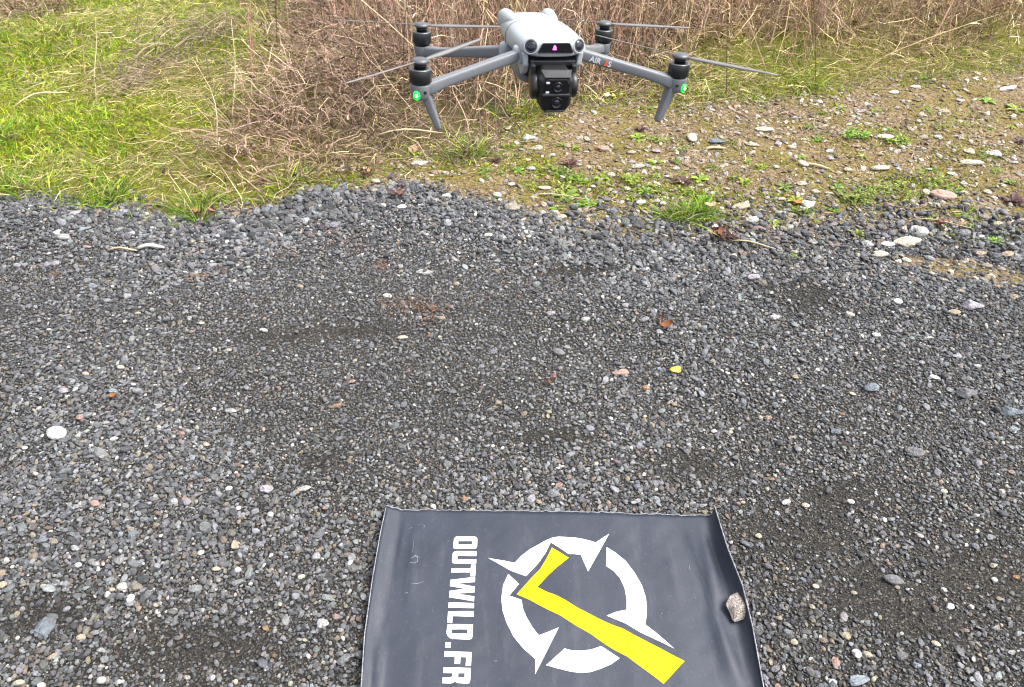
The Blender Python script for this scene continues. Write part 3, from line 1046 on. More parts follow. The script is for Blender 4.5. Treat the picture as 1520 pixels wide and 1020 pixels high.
CREASES = [((1052, 786), (1084, 876), -.0070, .011), ((1043, 800), (1070, 900), .0050, .012), ((1046, 830), (1080, 1010), .0035, .010), ((1090, 925), (1112, 1015), -.0040, .008),
           ((1020, 780), (1050, 870), .0020, .010), ((1064, 920), (1096, 1018), .0040, .010), ((985, 800), (1010, 900), .0012, .006), ((616, 785), (606, 900), .0022, .006),
           ((566, 940), (556, 1040), .004, .008), ((592, 760), (583, 850), -.003, .004)]
CRE = [(mp(*a)[:2], mp(*b)[:2], h, w) for a, b, h, w in CREASES]


def mat_wave(x, y):
    """height of the sheet over its resting plane"""
    x, y = np.asarray(x, float), np.asarray(y, float)
    z = 0.0018 * sn(x * 9, y * 7, 501) + 0.0008 * sn(x * 30, y * 24, 502) + 0.00030 * sn(x * 110, y * 110, 504)
    z = z + 0.0010 * np.sin(x * 62 + 2.0 * sn(x * 3, y * 4, 503)) * (0.4 + 0.6 * sst(0.15, 0.33, x))
    for a, b, h, w in CRE:
        d, t = seg_d(x, y, a, b)
        z = z + 1.5 * h * np.exp(-(d / w) ** 2) * np.sin(np.clip(t, 0.04, 0.96) * pi) ** 0.6
    return z


def resample(A, n):
    A = np.asarray(A)
    s = np.linspace(0, 1, n) ** 1.0
    y = A[0, 1] + (A[-1, 1] - A[0, 1]) * s
    return np.stack([np.interp(-y, -A[:, 1], A[:, i]) for i in range(3)], 1)


NR = 110
lr, lf, rb, rr_ = resample(LR, NR), resample(LF, NR), resample(RB, NR), resample(RR, NR)
rows = []
for i in range(NR):
    row = []
    for k in range(5):                                   # left flap, tilting up outwards
        t = k / 5
        p = lr[i] * (1 - t) + lf[i] * t
        p[2] = ZM + (lr[i][2] - ZM) * (1 - t)
        row.append(p)
    for k in range(90):                                  # main sheet
        t = k / 89
        row.append(lf[i] * (1 - t) + rb[i] * t)
    for k in range(1, 7):                                # right edge curled up
        t = k / 6
        p = rb[i] * (1 - t) + rr_[i] * t
        p[2] = ZM + (rr_[i][2] - ZM) * t ** 1.2
        p[0] += 0.004 * sin(t * pi)
        row.append(p)
    rows.append(row)
MV = np.array(rows)
fade = np.ones(MV.shape[1])
fade[-6:] = np.linspace(0.8, 0.0, 6)
fade[:5] = np.linspace(0.2, 0.9, 5)
jag = (0.0012 * np.random.default_rng(9).normal(size=MV.shape[1]))
MV[0, :, 1] += jag + 0.006 * np.cos(np.linspace(-1.3, 1.3, MV.shape[1]))
MV[..., 2] += mat_wave(MV[..., 0], MV[..., 1]) * fade[None]
nr, nc = MV.shape[:2]
ii = (np.arange(nr - 1)[:, None] * nc + np.arange(nc - 1)[None]).ravel()
q = np.stack([ii, ii + nc, ii + nc + 1, ii + 1], 1)
mat_root = empty('landing_mat', MAT_O)
tag(mat_root, 'dark slate vinyl mat with white ring emblem, yellow axe and OUTWILD.FR lettering', 'landing mat')
sheet = obj('sheet', mesh_np('sheet', MV.reshape(-1, 3) - np.array(MAT_O), q, None, M_mat), mat_root)
sd = sheet.modifiers.new('thickness', 'SOLIDIFY')
sd.thickness = 0.0016
sd.offset = -1
# pale frayed cut edge along the border
border = np.concatenate([MV[::-1, 0], MV[0, 1:], MV[1:, -1]]) - np.array(MAT_O)
bm = bmesh.new()
tube(bm, [Vector(p) + Vector((0, 0, 0.0002)) for p in border], [0.0011 + 0.0006 * random.random() for _ in border], 4)
obj('frayed_edge', bm_mesh('frayed_edge', bm, M_hem), mat_root)


def printed(name, loops, mat, off=0.0007):
    """flat print following the sheet; loops are outlines measured on the sheet"""
    W = [[Vector((*(mp(*p)[:2]), 0)) for p in lp] for lp in loops]
    flat = [v for lp in W for v in lp]
    tris = tessellate_polygon(W)
    bm = bmesh.new()
    vs = [bm.verts.new(v) for v in flat]
    for t in tris:
        try:
            bm.faces.new([vs[k] for k in t])
        except ValueError:
            pass
    xs, ys = [v.x for v in flat], [v.y for v in flat]
    for ax, lo, hi in ((0, min(xs), max(xs)), (1, min(ys), max(ys))):
        v = lo + 0.006
        while v < hi:
            co, no = ((v, 0, 0), (1, 0, 0)) if ax == 0 else ((0, v, 0), (0, 1, 0))
            bmesh.ops.bisect_plane(bm, geom=bm.verts[:] + bm.edges[:] + bm.faces[:], plane_co=co, plane_no=no)
            v += 0.006
    for f in bm.faces:
        if f.normal.z < 0:
            f.normal_flip()
    for v in bm.verts:
        v.co.z = ZM + float(mat_wave(v.co.x, v.co.y)) + off
        v.co -= MAT_O
    me = bpy.data.meshes.new(name)
    for f in bm.faces:
        f.smooth = True
    bm.to_mesh(me)
    bm.free()
    me.materials.append(mat)
    return obj(name, me, mat_root)


def cA(pts): return [(640 + x / 8.5, 780 + y / 8.5) for x, y in pts]
def cB(pts): return [(640 + x / 7.85, 890 + y / 7.85) for x, y in pts]
def cC(pts): return [(720 + x / 4.435, 780 + y / 4.435) for x, y in pts]
def cD(pts): return [(860 + x / 4.25, 780 + y / 4.25) for x, y in pts]


LET = [
    ('O', [cA([(305, 150), (340, 143), (545, 143), (575, 155), (583, 180), (580, 270), (568, 295), (540, 302), (315, 303), (287, 295), (280, 270), (288, 180)]),
           cA([(343, 203), (518, 203), (518, 244), (341, 244)])]),
    ('U', [cA([(290, 338), (320, 330), (573, 330), (570, 391), (332, 391), (330, 433), (570, 433), (568, 486), (300, 486), (272, 478), (263, 450), (272, 360)])]),
    ('T', [cA([(505, 500), (563, 500), (556, 646), (494, 646), (497, 597), (253, 598), (258, 545), (500, 545)])]),
    ('W', [cA([(555, 655), (553, 717), (335, 737), (550, 775), (548, 848), (320, 865), (545, 900), (540, 962), (228, 910), (232, 828), (430, 803), (238, 770), (244, 690)])]),
    ('I', [cB([(205, 38), (500, 45), (498, 104), (202, 100)])]),
    ('L', [cB([(198, 143), (496, 138), (494, 203), (250, 198), (246, 276), (188, 274)])]),
    ('D', [cB([(190, 297), (225, 290), (488, 294), (480, 440), (470, 462), (440, 470), (240, 464), (200, 440), (178, 395)]),
           cB([(242, 352), (426, 352), (420, 402), (240, 400)])]),
    ('dot', [cB([(168, 502), (230, 504), (226, 567), (162, 564)])]),
    ('F', [cB([(158, 606), (472, 616), (464, 777), (402, 775), (408, 677), (342, 674), (338, 755), (273, 753), (276, 672), (155, 672)])]),
    ('R', [cB([(145, 793), (462, 800), (455, 950), (445, 978), (420, 985), (300, 978), (275, 958), (255, 975), (230, 982), (130, 980), (135, 912), (230, 910), (248, 890), (250, 862), (142, 860)]),
           cB([(315, 862), (392, 862), (390, 912), (315, 912)])]),
]
for ch, loops in LET:
    printed('letter', loops, M_white)['label'] = 'white printed full stop' if ch == 'dot' else 'white printed letter ' + ch
printed('ring_segment', [cC([(20, 215), (195, 247), (240, 200), (290, 160), (350, 127), (400, 100), (440, 84), (480, 78), (530, 80), (590, 84), (650, 93), (700, 105), (728, 114), (817, 57), (678, 306), (630, 198), (590, 193), (550, 192), (433, 114), (400, 180), (350, 250), (270, 335), (170, 300)])], M_white)
printed('ring_segment', [cD([(172, 140), (225, 172), (290, 225), (350, 300), (395, 380), (418, 450), (426, 510), (425, 570), (415, 625), (500, 690), (597, 780), (470, 715), (380, 675), (290, 620), (172, 570), (225, 548), (298, 533), (298, 470), (285, 400), (255, 335), (215, 290), (168, 258)])], M_white)
printed('ring_segment', [cC([(153, 320), (223, 387), (160, 463), (240, 492), (250, 550), (275, 610), (310, 670), (355, 725), (485, 675), (330, 980), (330, 880), (250, 810), (185, 730), (140, 640), (115, 560), (107, 480), (120, 390)])], M_white)
printed('ring_segment', [cC([(402, 920), (523, 812), (570, 825), (630, 828), (700, 818), (765, 795), (887, 875), (830, 915), (760, 945), (690, 968), (620, 972), (560, 963), (470, 940)])], M_white)
printed('axe_emblem', [cC([(440, 148), (552, 217), (470, 280), (410, 335), (345, 405), (400, 435), (470, 462), (530, 495), (600, 540), (700, 590), (800, 640)])
                       + cD([(270, 650), (370, 705), (470, 755), (560, 805), (663, 860), (530, 1003), (450, 940), (380, 890), (300, 830), (200, 775)])
                       + cC([(800, 790), (700, 720), (600, 665), (500, 600), (390, 545), (300, 495), (208, 455), (300, 350), (360, 290), (400, 225)])], M_yellow)['label'] = 'yellow axe shape across the white ring'


def scuff(pts, w):
    pts = [Vector((*mp(*p)[:2], 0)) for p in pts]
    bm = bmesh.new()
    vs = []
    for i, p in enumerate(pts):
        d = (pts[min(i + 1, len(pts) - 1)] - pts[max(i - 1, 0)]).normalized()
        s = Vector((-d.y, d.x, 0)) * w * (0.4 + 0.9 * random.random())
        pr = []
        for sg in (-1, 1):
            v = p + s * sg
            v.z = ZM + float(mat_wave(v.x, v.y)) + 0.0008
            pr.append(bm.verts.new(v - MAT_O))
        vs.append(pr)
    for a_, b_ in zip(vs, vs[1:]):
        bm.faces.new((a_[0], a_[1], b_[1], b_[0]))
    obj('scuff', bm_mesh('scuff', bm, M_scuff), mat_root)


for pts, w in [([(611, 867), (617, 867), (624, 866), (629, 864)], .0006), ([(609, 836), (615, 837), (620, 834), (620, 828), (616, 825)], .0007), ([(602, 882), (604, 880), (606, 882)], .0007),
               ([(620, 780), (626, 778), (630, 781), (629, 785)], .0006), ([(607, 785), (612, 783)], .0006), ([(611, 830), (617, 826), (623, 828)], .0006), ([(615, 795), (614, 812), (612, 822)], .0003),
               ([(1023, 845), (1024, 838)], .0004), ([(1031, 880), (1032, 889)], .0003), ([(982, 918), (980, 914), (983, 910)], .0004), ([(733, 981), (738, 981)], .0005),
               ([(572, 776), (581, 775)], .0004), ([(569, 818), (577, 819)], .0004), ([(642, 905), (644, 910)], .0003)]:
    scuff(pts, w)

# ------------------------------------------------------------------ drone
M_shell = plain('skylit_shell', (0.30, 0.32, 0.34), 0.38, var=0.03, nscale=30)  # same plastic as the arms, skylight on top painted in
M_arm = plain('shaded_arm_plastic', (0.125, 0.132, 0.144), 0.45, var=0.04, nscale=30)  # same plastic as the shell, painted darker where less sky falls
M_black = plain('black_plastic', (0.012, 0.013, 0.015), 0.38, var=0.2, nscale=40)
M_gloss = plain('black_glass', (0.006, 0.006, 0.008), 0.08, var=0.1, nscale=40)
M_cam = plain('camera_housing', (0.007, 0.0075, 0.009), 0.42, var=0.15, nscale=40)
M_bell = plain('motor_bell', (0.028, 0.029, 0.032), 0.35, metal=0.4, var=0.2, nscale=80)
M_rim = plain('motor_rim', (0.13, 0.135, 0.14), 0.35, metal=0.6, var=0.1, nscale=80)
M_hub = plain('rotor_hub', (0.06, 0.063, 0.068), 0.4, var=0.15, nscale=80)
M_blade_r = plain('rotor_blade', (0.13, 0.125, 0.12), 0.45, var=0.1, nscale=60)
M_green = emit('green_lamp', (0.0, 1.0, 0.015), 2.5)
M_core = emit('lamp_core', (0.45, 1.0, 0.5), 6.0)
M_pink = emit('pink_lamp', (1.0, 0.10, 0.75), 1.3)
M_lens = plain('lens_glass', (0.010, 0.012, 0.02), 0.04, var=0.1, nscale=40)
M_ring = plain('lens_ring', (0.022, 0.024, 0.028), 0.35, var=0.1, nscale=40)
M_orange = plain('orange_print', (0.85, 0.12, 0.03), 0.5, var=0.05)
M_lwhite = plain('pale_print', (0.60, 0.61, 0.63), 0.5, var=0.05)

drone = empty('drone', (0.0378, 0.6566, 1.2337))
cy, sy = cos(0.2157), sin(0.2157)
cp, sp_ = cos(-0.0898), sin(-0.0898)
cr, sr = cos(0.0624), sin(0.0624)
DR = Matrix(((cy, -sy, 0), (sy, cy, 0), (0, 0, 1))) @ Matrix(((1, 0, 0), (0, cp, -sp_), (0, sp_, cp))) @ Matrix(((cr, 0, sr), (0, 1, 0), (-sr, 0, cr)))
drone.rotation_euler = DR.to_euler()
tag(drone, 'grey four rotor camera drone hovering above the gravel', 'drone')
MM = 0.001


def dpart(name, bm, mat, parent=drone, smooth=True, bev=0.0, sub=0, label=None):
    for v in bm.verts:
        v.co = v.co * MM
    o = obj(name, bm_mesh(name, bm, mat, smooth), parent)
    if bev:
        b = o.modifiers.new('bevel', 'BEVEL')
        b.width = bev * MM
        b.segments = 2
        b.limit_method = 'ANGLE'
        b.angle_limit = radians(35)
    if sub:
        s = o.modifiers.new('smooth', 'SUBSURF')
        s.levels = s.render_levels = sub
    if label:
        o['label'] = label
    return o


def loft(bm, rings, caps=True):
    R_ = [[bm.verts.new(p) for p in ring] for ring in rings]
    n = len(R_[0])
    for a_, b_ in zip(R_, R_[1:]):
        for k in range(n):
            bm.faces.new((a_[k], a_[(k + 1) % n], b_[(k + 1) % n], b_[k]))
    if caps:
        bm.faces.new(R_[0][::-1])
        bm.faces.new(R_[-1])


def sec(y, hw, z0, z1, e=0.6, n=28, xc=0, waist=None):
    """rounded-box section in the plane y"""
    zc, hh = (z0 + z1) / 2, (z1 - z0) / 2
    out = []
    for k in range(n):
        a_ = 2 * pi * k / n
        c_, s_ = cos(a_), sin(a_)
        x = hw * math.copysign(abs(c_) ** e, c_)
        z = zc + hh * math.copysign(abs(s_) ** e, s_)
        if waist:                                   # narrower towards the top: sloping flanks
            x *= 1 - waist * max(0, (z - zc) / hh) ** 1.5
        out.append(Vector((xc + x, y, z)))
    return out


# upper shell, hood over the camera
bm = bmesh.new()
loft(bm, [sec(-0.5, 15.5, 13.5, 25.0, .45, waist=.1), sec(0.8, 20, 12.8, 26.0, .5, waist=.14), sec(4, 25.5, 12.0, 27.4, .55, waist=.2), sec(10, 29, 11.5, 28.6, .55, waist=.20), sec(22, 31, 10, 29.2, .5, waist=.20),
          sec(42, 32.0, 6, 29.4, .5, waist=.18), sec(66, 31.5, 2, 28.8, .52, waist=.18), sec(90, 29, 1, 28, .6, waist=.2), sec(108, 28.5, 2, 26.5, .6, waist=.14), sec(118, 26, 4, 24, .65, waist=.12), sec(123, 20, 7, 20, .7)])
shell = dpart('shell', bm, M_shell, sub=1, label='domed upper shell, skylight painted into its grey')
# rear sensor humps
for s in (-1, 1):
    bm = bmesh.new()
    loft(bm, [sec(70, 2.5, 20, 26.6, 1, 16, s * 18.5), sec(86, 6.0, 16, 28.6, 1, 16, s * 19.5), sec(102, 7.6, 12, 29.6, 1, 16, s * 20.8), sec(112, 8.0, 10, 29.4, .9, 16, s * 21.6), sec(119, 7.2, 10, 27.6, .9, 16, s * 22), sec(121.5, 5, 12, 25, .9, 16, s * 22)])
    hp = dpart('sensor_hump', bm, M_shell, shell, sub=1)
    bm = bmesh.new()
    bmesh.ops.create_uvsphere(bm, u_segments=16, v_segments=8, radius=4.4)
    bmesh.ops.scale(bm, vec=(1, .4, 1), verts=bm.verts)
    bmesh.ops.translate(bm, vec=(s * 22.5, 121.5, 19.5), verts=bm.verts)
    dpart('sensor_lens', bm, M_gloss, shell)
# battery seam on top
bm = bmesh.new()
loft(bm, [sec(68 + k, 31.55, 1.9, 28.85, .52, waist=.18) for k in (0, 0.7)])
dpart('seam', bm, M_arm, shell)
# lower body
bm = bmesh.new()
loft(bm, [sec(27, 20, -17, 16, .5), sec(31, 24.5, -21, 16, .5), sec(45, 26.5, -22, 16, .5), sec(75, 26.5, -20, 14, .5), sec(100, 25, -14, 12, .5), sec(116, 21, -6, 11, .5), sec(121, 16, -2, 9, .6)])
dpart('lower_body', bm, M_arm, sub=1)
# side cheeks framing the camera bay, pale and faceted
for s in (-1, 1):
    bm = bmesh.new()
    pr = [(6.5, 15), (6, 4), (13, -3), (24, -8), (36, -13), (36, 15)]
    o_, i_ = [], []
    for y, z in pr:
        xo = 27 + 1.4 * (z > 5) - max(0, -z) * 0.32
        o_.append(Vector((s * xo, y, z)))
        i_.append(Vector((s * (xo - 5), y, z)))
    loft(bm, [o_, i_])
    dpart('cheek', bm, M_shell, bev=1.2, smooth=False)
bm = bmesh.new()
loft(bm, [sec(24, 22, -12, 14, .4), sec(28, 22.4, -13, 14, .4)])
dpart('camera_bay', bm, M_black, label='black recess behind the drone camera')
bm = bmesh.new()
loft(bm, [sec(9, 21.5, 8.8, 14, .4), sec(26, 21.5, 8.8, 14, .4)])
dpart('bay_ceiling', bm, M_black)
# front visor with lamp
bm = bmesh.new()
f0 = [(-16.5, 0.1, 17.0), (-15, -.9, 16.2), (15, -.9, 16.2), (16.5, 0.1, 17.0), (12.6, -.2, 24.6), (11.2, -.2, 25.1), (-11.2, -.2, 25.1), (-12.6, -.2, 24.6)]
loft(bm, [[Vector((x, y - 1.0, z)) for x, y, z in f0], [Vector((x, y + 5, z)) for x, y, z in f0]])
vis = dpart('visor', bm, M_gloss, smooth=False, bev=.5, label='black glass visor on the drone nose')
bm = bmesh.new()
t0 = [(-3.2, -2.3, 19.6), (0.2, -2.3, 19.6), (-0.6, -2.0, 22.8), (-1.9, -2.0, 23.4)]
loft(bm, [[Vector(p) for p in t0], [Vector((x, y + 1.5, z)) for x, y, z in t0]])
dpart('status_lamp', bm, M_pink, vis, smooth=False, label='glowing pink lamp')


def lathe(bm, prof, cx=0, cyy=0, cz=0, n=32, axis='z'):
    rings = []
    for rad, h in prof:
        ring = []
        for k in range(n):
            a_ = 2 * pi * k / n
            if axis == 'z':
                ring.append(bm.verts.new((cx + rad * cos(a_), cyy + rad * sin(a_), cz + h)))
            elif axis == 'y':
                ring.append(bm.verts.new((cx + rad * cos(a_), cyy + h, cz + rad * sin(a_))))
            else:
                ring.append(bm.verts.new((cx + h, cyy + rad * cos(a_), cz + rad * sin(a_))))
        rings.append(ring)
    for a_, b_ in zip(rings, rings[1:]):
        for k in range(n):
            bm.faces.new((a_[k], a_[(k + 1) % n], b_[(k + 1) % n], b_[k]))
    bm.faces.new(rings[0][::-1])
    bm.faces.new(rings[-1])


# front vision sensors
for s in (-1, 1):
    def aim(o, tilt=0.25, turn=0.42):
        o.location = Vector((s * 21.6, 3.6, 21.4)) * MM
        o.rotation_euler = (-tilt, 0, s * turn)
        return o
    bm = bmesh.new()
    lathe(bm, [(7.2, 8), (7.2, 0.5), (6.8, -1.0), (5.9, -1.6), (5.3, -1.2), (5.3, -.5)], axis='y')
    eye = aim(dpart('vision_sensor', bm, M_shell))
    bm = bmesh.new()
    lathe(bm, [(5.35, -.3), (5.35, -1.55), (4.5, -1.7), (3.8, -1.1)], axis='y')
    dpart('sensor_ring', bm, M_ring, eye)
    bm = bmesh.new()
    lathe(bm, [(4.5, -.9), (4.1, -1.5), (3.0, -2.0), (1.4, -2.3), (.2, -2.35)], axis='y')
    dpart('sensor_lens', bm, M_lens, eye)

# gimbal camera
gim = bpy.data.objects.new('gimbal_camera', None)
gim.empty_display_size = 0.02
link(gim, drone)
gim.location = Vector((-2.0, -8, -10)) * MM
gim.rotation_euler = (radians(4), 0, radians(-4))
gim['label'] = 'black two lens gimbal camera hanging under the drone nose'


def box(bm, x0, x1, y0, y1, z0, z1):
    m_ = Matrix.Translation(((x0 + x1) / 2, (y0 + y1) / 2, (z0 + z1) / 2)) @ Matrix.Diagonal((x1 - x0, y1 - y0, z1 - z0, 1))
    bmesh.ops.create_cube(bm, size=1, matrix=m_)


bm = bmesh.new()                                        # housing: chamfered block tapering to the front
def oct_(y, w, z0, z1, cut):
    return [Vector(p) for p in ((-w + cut, y, z0), (w - cut, y, z0), (w, y, z0 + cut * 1.6), (w, y, z1 - cut * 1.2), (w - cut * .8, y, z1), (-w + cut * .8, y, z1), (-w, y, z1 - cut * 1.2), (-w, y, z0 + cut * 1.6))]
loft(bm, [oct_(12, 12, -13, 13, 4), oct_(8, 14.6, -17.5, 16, 4.5), oct_(-8, 15.4, -19.5, 16.5, 5), oct_(-13.5, 13.2, -18.6, 13.8, 4.2)])
hous = dpart('camera_body', bm, M_cam, gim, smooth=False, bev=1.4)
bm = bmesh.new()                                        # brow
loft(bm, [[Vector(p) for p in ((-11.5, -14.6, 13.4), (11.5, -14.6, 13.4), (14, -6, 17.2), (-14, -6, 17.2))],
          [Vector(p) for p in ((-11.0, -14.2, 11.9), (11.0, -14.2, 11.9), (13.5, -6, 14), (-13.5, -6, 14))]])
dpart('brow', bm, M_cam, hous, smooth=False, bev=.5)
bm = bmesh.new()                                        # glossy front glass
loft(bm, [oct_(-13.3, 11.6, -16.6, 11.6, 3.4), oct_(-14.2, 11.2, -16.2, 11.2, 3.2)])
dpart('front_glass', bm, M_gloss, hous, smooth=False, bev=.4)
bm = bmesh.new()
box(bm, -12.2, 12.2, -15.6, -13, -3.4, -1.4)
dpart('divider', bm, M_ring, hous, smooth=False, bev=.5)
bm = bmesh.new()
box(bm, -8.5, 8.5, -15.2, -13, -18.2, -16.4)
dpart('chin_bar', bm, M_ring, hous, smooth=False, bev=.5)
for z, rd, nm in ((4.6, 4.4, 'lens'), (-9.4, 5.0, 'lens')):
    bm = bmesh.new()
    lathe(bm, [(rd, 0), (rd, -1.2), (rd * .86, -1.4), (rd * .8, -.6), (rd * .55, -.7)], 1.0, -14.1, z, 28, 'y')
    ln = dpart('lens', bm, M_gloss, hous)
    bm = bmesh.new()
    lathe(bm, [(rd * .62, -.4), (rd * .5, -1.1), (rd * .3, -1.5), (.2, -1.7)], 1.0, -14.1, z, 24, 'y')
    dpart('lens_glass', bm, M_lens, ln)
for z in (8.2, -.2):
    bm = bmesh.new()
    box(bm, -9.6, -6.6, -14.75, -14.0, z - .5, z + .9)
    dpart('marking', bm, M_lwhite, hous, smooth=False)
for s, z in ((-1, 0), (1, 1.5)):
    bm = bmesh.new()
    lathe(bm, [(9.2, -3.2), (10.6, -2.4), (10.8, 1.8), (9.8, 3.2), (5, 3.4)][::(1 if s > 0 else 1)], s * 17.4, 2, z - 1, 28, 'x')
    dpart('gimbal_motor', bm, M_cam, gim)
bm = bmesh.new()                                        # yoke up into the bay
box(bm, -20.5, -16.5, 4, 16, -4, 17)
box(bm, 16.5, 20.5, 4, 16, -4, 17)
box(bm, -20.5, 20.5, 10, 18, 14, 19)
dpart('yoke', bm, M_black, gim, smooth=False, bev=1)


def arm_path(bm, pts, hw, hh, e=.5, n=20):
    """rounded-box tube along pts (upright section)"""
    pts = [Vector(p) for p in pts]
    rings = []
    for i, p in enumerate(pts):
        d = (pts[min(i + 1, len(pts) - 1)] - pts[max(i - 1, 0)]).normalized()
        s_ = d.cross(Vector((0, 0, 1))).normalized()
        u = s_.cross(d)
        w_, h_ = (hw[i], hh[i])
        ring = []
        for k in range(n):
            a_ = 2 * pi * k / n
            c_, q_ = cos(a_), sin(a_)
            ring.append(p + s_ * (w_ * math.copysign(abs(c_) ** e, c_)) + u * (h_ * math.copysign(abs(q_) ** e, q_)))
        rings.append(ring)
    loft(bm, rings)


def motor(x, y, z0, tilt_parent, ang, blade_len):
    """z0 = bottom of the bell"""
    bm = bmesh.new()
    lathe(bm, [(8.2, -2.2), (8.2, 0.2), (9.4, 0.6), (9.9, 1.2), (9.9, 10.4), (9.4, 11.6), (8.6, 11.9), (6.2, 11.9), (6.0, 11.0), (1.5, 11.0)], x, y, z0)
    mo = dpart('motor', bm, M_bell)
    bm = bmesh.new()
    lathe(bm, [(9.75, 11.2), (9.45, 12.0), (8.7, 12.25), (7.4, 12.25), (7.2, 11.6)], x, y, z0)
    dpart('rim', bm, M_rim, mo)
    bm = bmesh.new()
    lathe(bm, [(5.2, 11.0), (5.2, 14.4), (6.0, 14.8), (6.0, 15.4), (3.6, 15.6), (3.4, 16.6)], x, y, z0, 24)
    dpart('spindle', bm, M_black, mo)
    bm = bmesh.new()
    lathe(bm, [(6.6, 16.4), (7.6, 16.9), (7.8, 18.2), (7.0, 19.4), (4.8, 20.4), (1.5, 20.7)], x, y, z0, 28)
    hub = dpart('rotor', bm, M_hub)
    for k in (0, 1):
        a0 = ang + pi * k
        bm = bmesh.new()
        top, bot = [], []
        for i in range(13):
            t = i / 12
            rr = 4 + (blade_len - 4) * t
            ch = .62 * (3.2 + 9.2 * math.sin(min(1, t * 1.9 + .12) * pi / 2) * (1 - .62 * t ** 1.5)) * (1 if i < 12 else .35)
            tw = radians(20 - 12 * t)
            sweep = -2.0 * t
            ring_f = Vector((rr, sweep + ch * .42, sin(tw) * ch * .42))
            ring_b = Vector((rr, sweep - ch * .58, -sin(tw) * ch * .58))
            top.append((ring_f, ring_b))
        rings = []
        for f_, b_ in top:
            mid = (f_ + b_) / 2
            rings.append([f_, mid + Vector((0, 0, .6)), b_, mid - Vector((0, 0, .3))])
        loft(bm, rings)
        rot = Matrix.Rotation(a0, 4, 'Z')
        for v in bm.verts:
            v.co = rot @ v.co + Vector((x, y, z0 + 18.0 + 0.02 * (v.co.length)))
        dpart('blade', bm, M_blade_r, hub)
    return mo


for s in (-1, 1):
    # front arm sweeping out to the motor pod
    bm = bmesh.new()
    arm_path(bm, [(s * 22, 21, 11.5), (s * 30, 19.5, 9.6), (s * 50, 14.5, 5.0), (s * 72, 9, -.2), (s * 92, 4, -4.9), (s * 104, 1.2, -8), (s * 112, .2, -11), (s * 120, 0, -12.5)],
             [4.4, 4.6, 4.6, 4.5, 4.4, 5.0, 6.8, 6.5], [5.0, 5.0, 4.9, 4.7, 4.6, 5.0, 6.2, 6])
    arm = dpart('front_arm', bm, M_arm, sub=1)
    bm = bmesh.new()
    lathe(bm, [(6.5, -21), (8.4, -19), (9.3, -15), (9.4, -9), (9.2, -7.2), (8.8, -6.6)], s * 120, 0, 0)
    dpart('motor_pod', bm, M_arm, arm, sub=1)
    bm = bmesh.new()                                    # landing leg
    arm_path(bm, [(s * 116, 0, -13), (s * 114.5, -.5, -20), (s * 111.5, -1.4, -29), (s * 108, -2.4, -39), (s * 105.2, -3.1, -47), (s * 105, -3.1, -47.8)],
             [6.0, 5.4, 4.6, 3.9, 3.3, 2.6], [5, 4.4, 3.8, 3.2, 2.8, 2.2])
    dpart('landing_leg', bm, M_arm, arm, sub=1)
    bm = bmesh.new()
    bmesh.ops.create_uvsphere(bm, u_segments=16, v_segments=10, radius=3.2)
    bmesh.ops.scale(bm, vec=(.9, .6, 1.2), verts=bm.verts)
    bmesh.ops.rotate(bm, cent=(0, 0, 0), matrix=Matrix.Rotation(s * .5, 3, 'Z'), verts=bm.verts)
    bmesh.ops.translate(bm, vec=(s * 124.6, -7.6, -15.2), verts=bm.verts)
    dpart('position_lamp', bm, M_green, arm, label='glowing green lamp at the foot of the motor')
    bm = bmesh.new()
    bmesh.ops.create_uvsphere(bm, u_segments=12, v_segments=8, radius=1.3)
    bmesh.ops.scale(bm, vec=(1, .7, 1.3), verts=bm.verts)
    bmesh.ops.translate(bm, vec=(s * 124.7, -9.0, -15.0), verts=bm.verts)
    dpart('lamp_core', bm, M_core, arm)
    bm = bmesh.new()                                    # dark bezel round the lamp
    lathe(bm, [(3.0, 1.2), (3.3, .2), (2.9, -.5), (2.5, -.3)], s * 124.3, -6.9, -15.2, 18, 'y')
    dpart('lamp_bezel', bm, M_arm, arm)
    bm = bmesh.new()
    lathe(bm, [(1.5, .5), (1.5, -.7), (1.2, -.8)], s * 117.2, -8.6, -12.4, 14, 'y')
    dpart('screw', bm, M_black, arm)
    # hinge blocks
    bm = bmesh.new()
    lathe(bm, [(5.2, 3), (6.0, 5), (6.0, 15), (5.0, 17.4), (3, 18)], s * 28, 21, 0)
    dpart('hinge', bm, M_shell, bev=.6)
    motor(s * 120, 0, -6.2, None, radians(45) if s < 0 else radians(133), 92)
    # rear arm
    bm = bmesh.new()
    arm_path(bm, [(s * 20, 64, 1), (s * 29, 70, -.8), (s * 45, 90, -6), (s * 62, 112, -12), (s * 80, 136, -18.5), (s * 90, 150, -21.5), (s * 97, 158, -22), (s * 101, 161, -22)],
             [5, 5.2, 5.2, 5, 4.6, 5.2, 6.6, 6.5], [6, 6, 5.6, 5, 4.3, 4.6, 5.8, 5.5])
    arm = dpart('rear_arm', bm, M_arm, sub=1)
    bm = bmesh.new()
    lathe(bm, [(5.5, -30), (7.2, -28), (8.4, -24), (8.6, -18), (8.4, -16)], s * 100, 160, 0)
    dpart('motor_pod', bm, M_arm, arm, sub=1)
    bm = bmesh.new()
    lathe(bm, [(5.2, -8), (6.0, -6), (6.0, 4), (5.2, 7), (3, 8.4)], s * 30, 71, 0)
    dpart('hinge', bm, M_shell, bev=.6)
    motor(s * 100, 160, -15.4, None, radians(170) if s < 0 else radians(-18), 92)


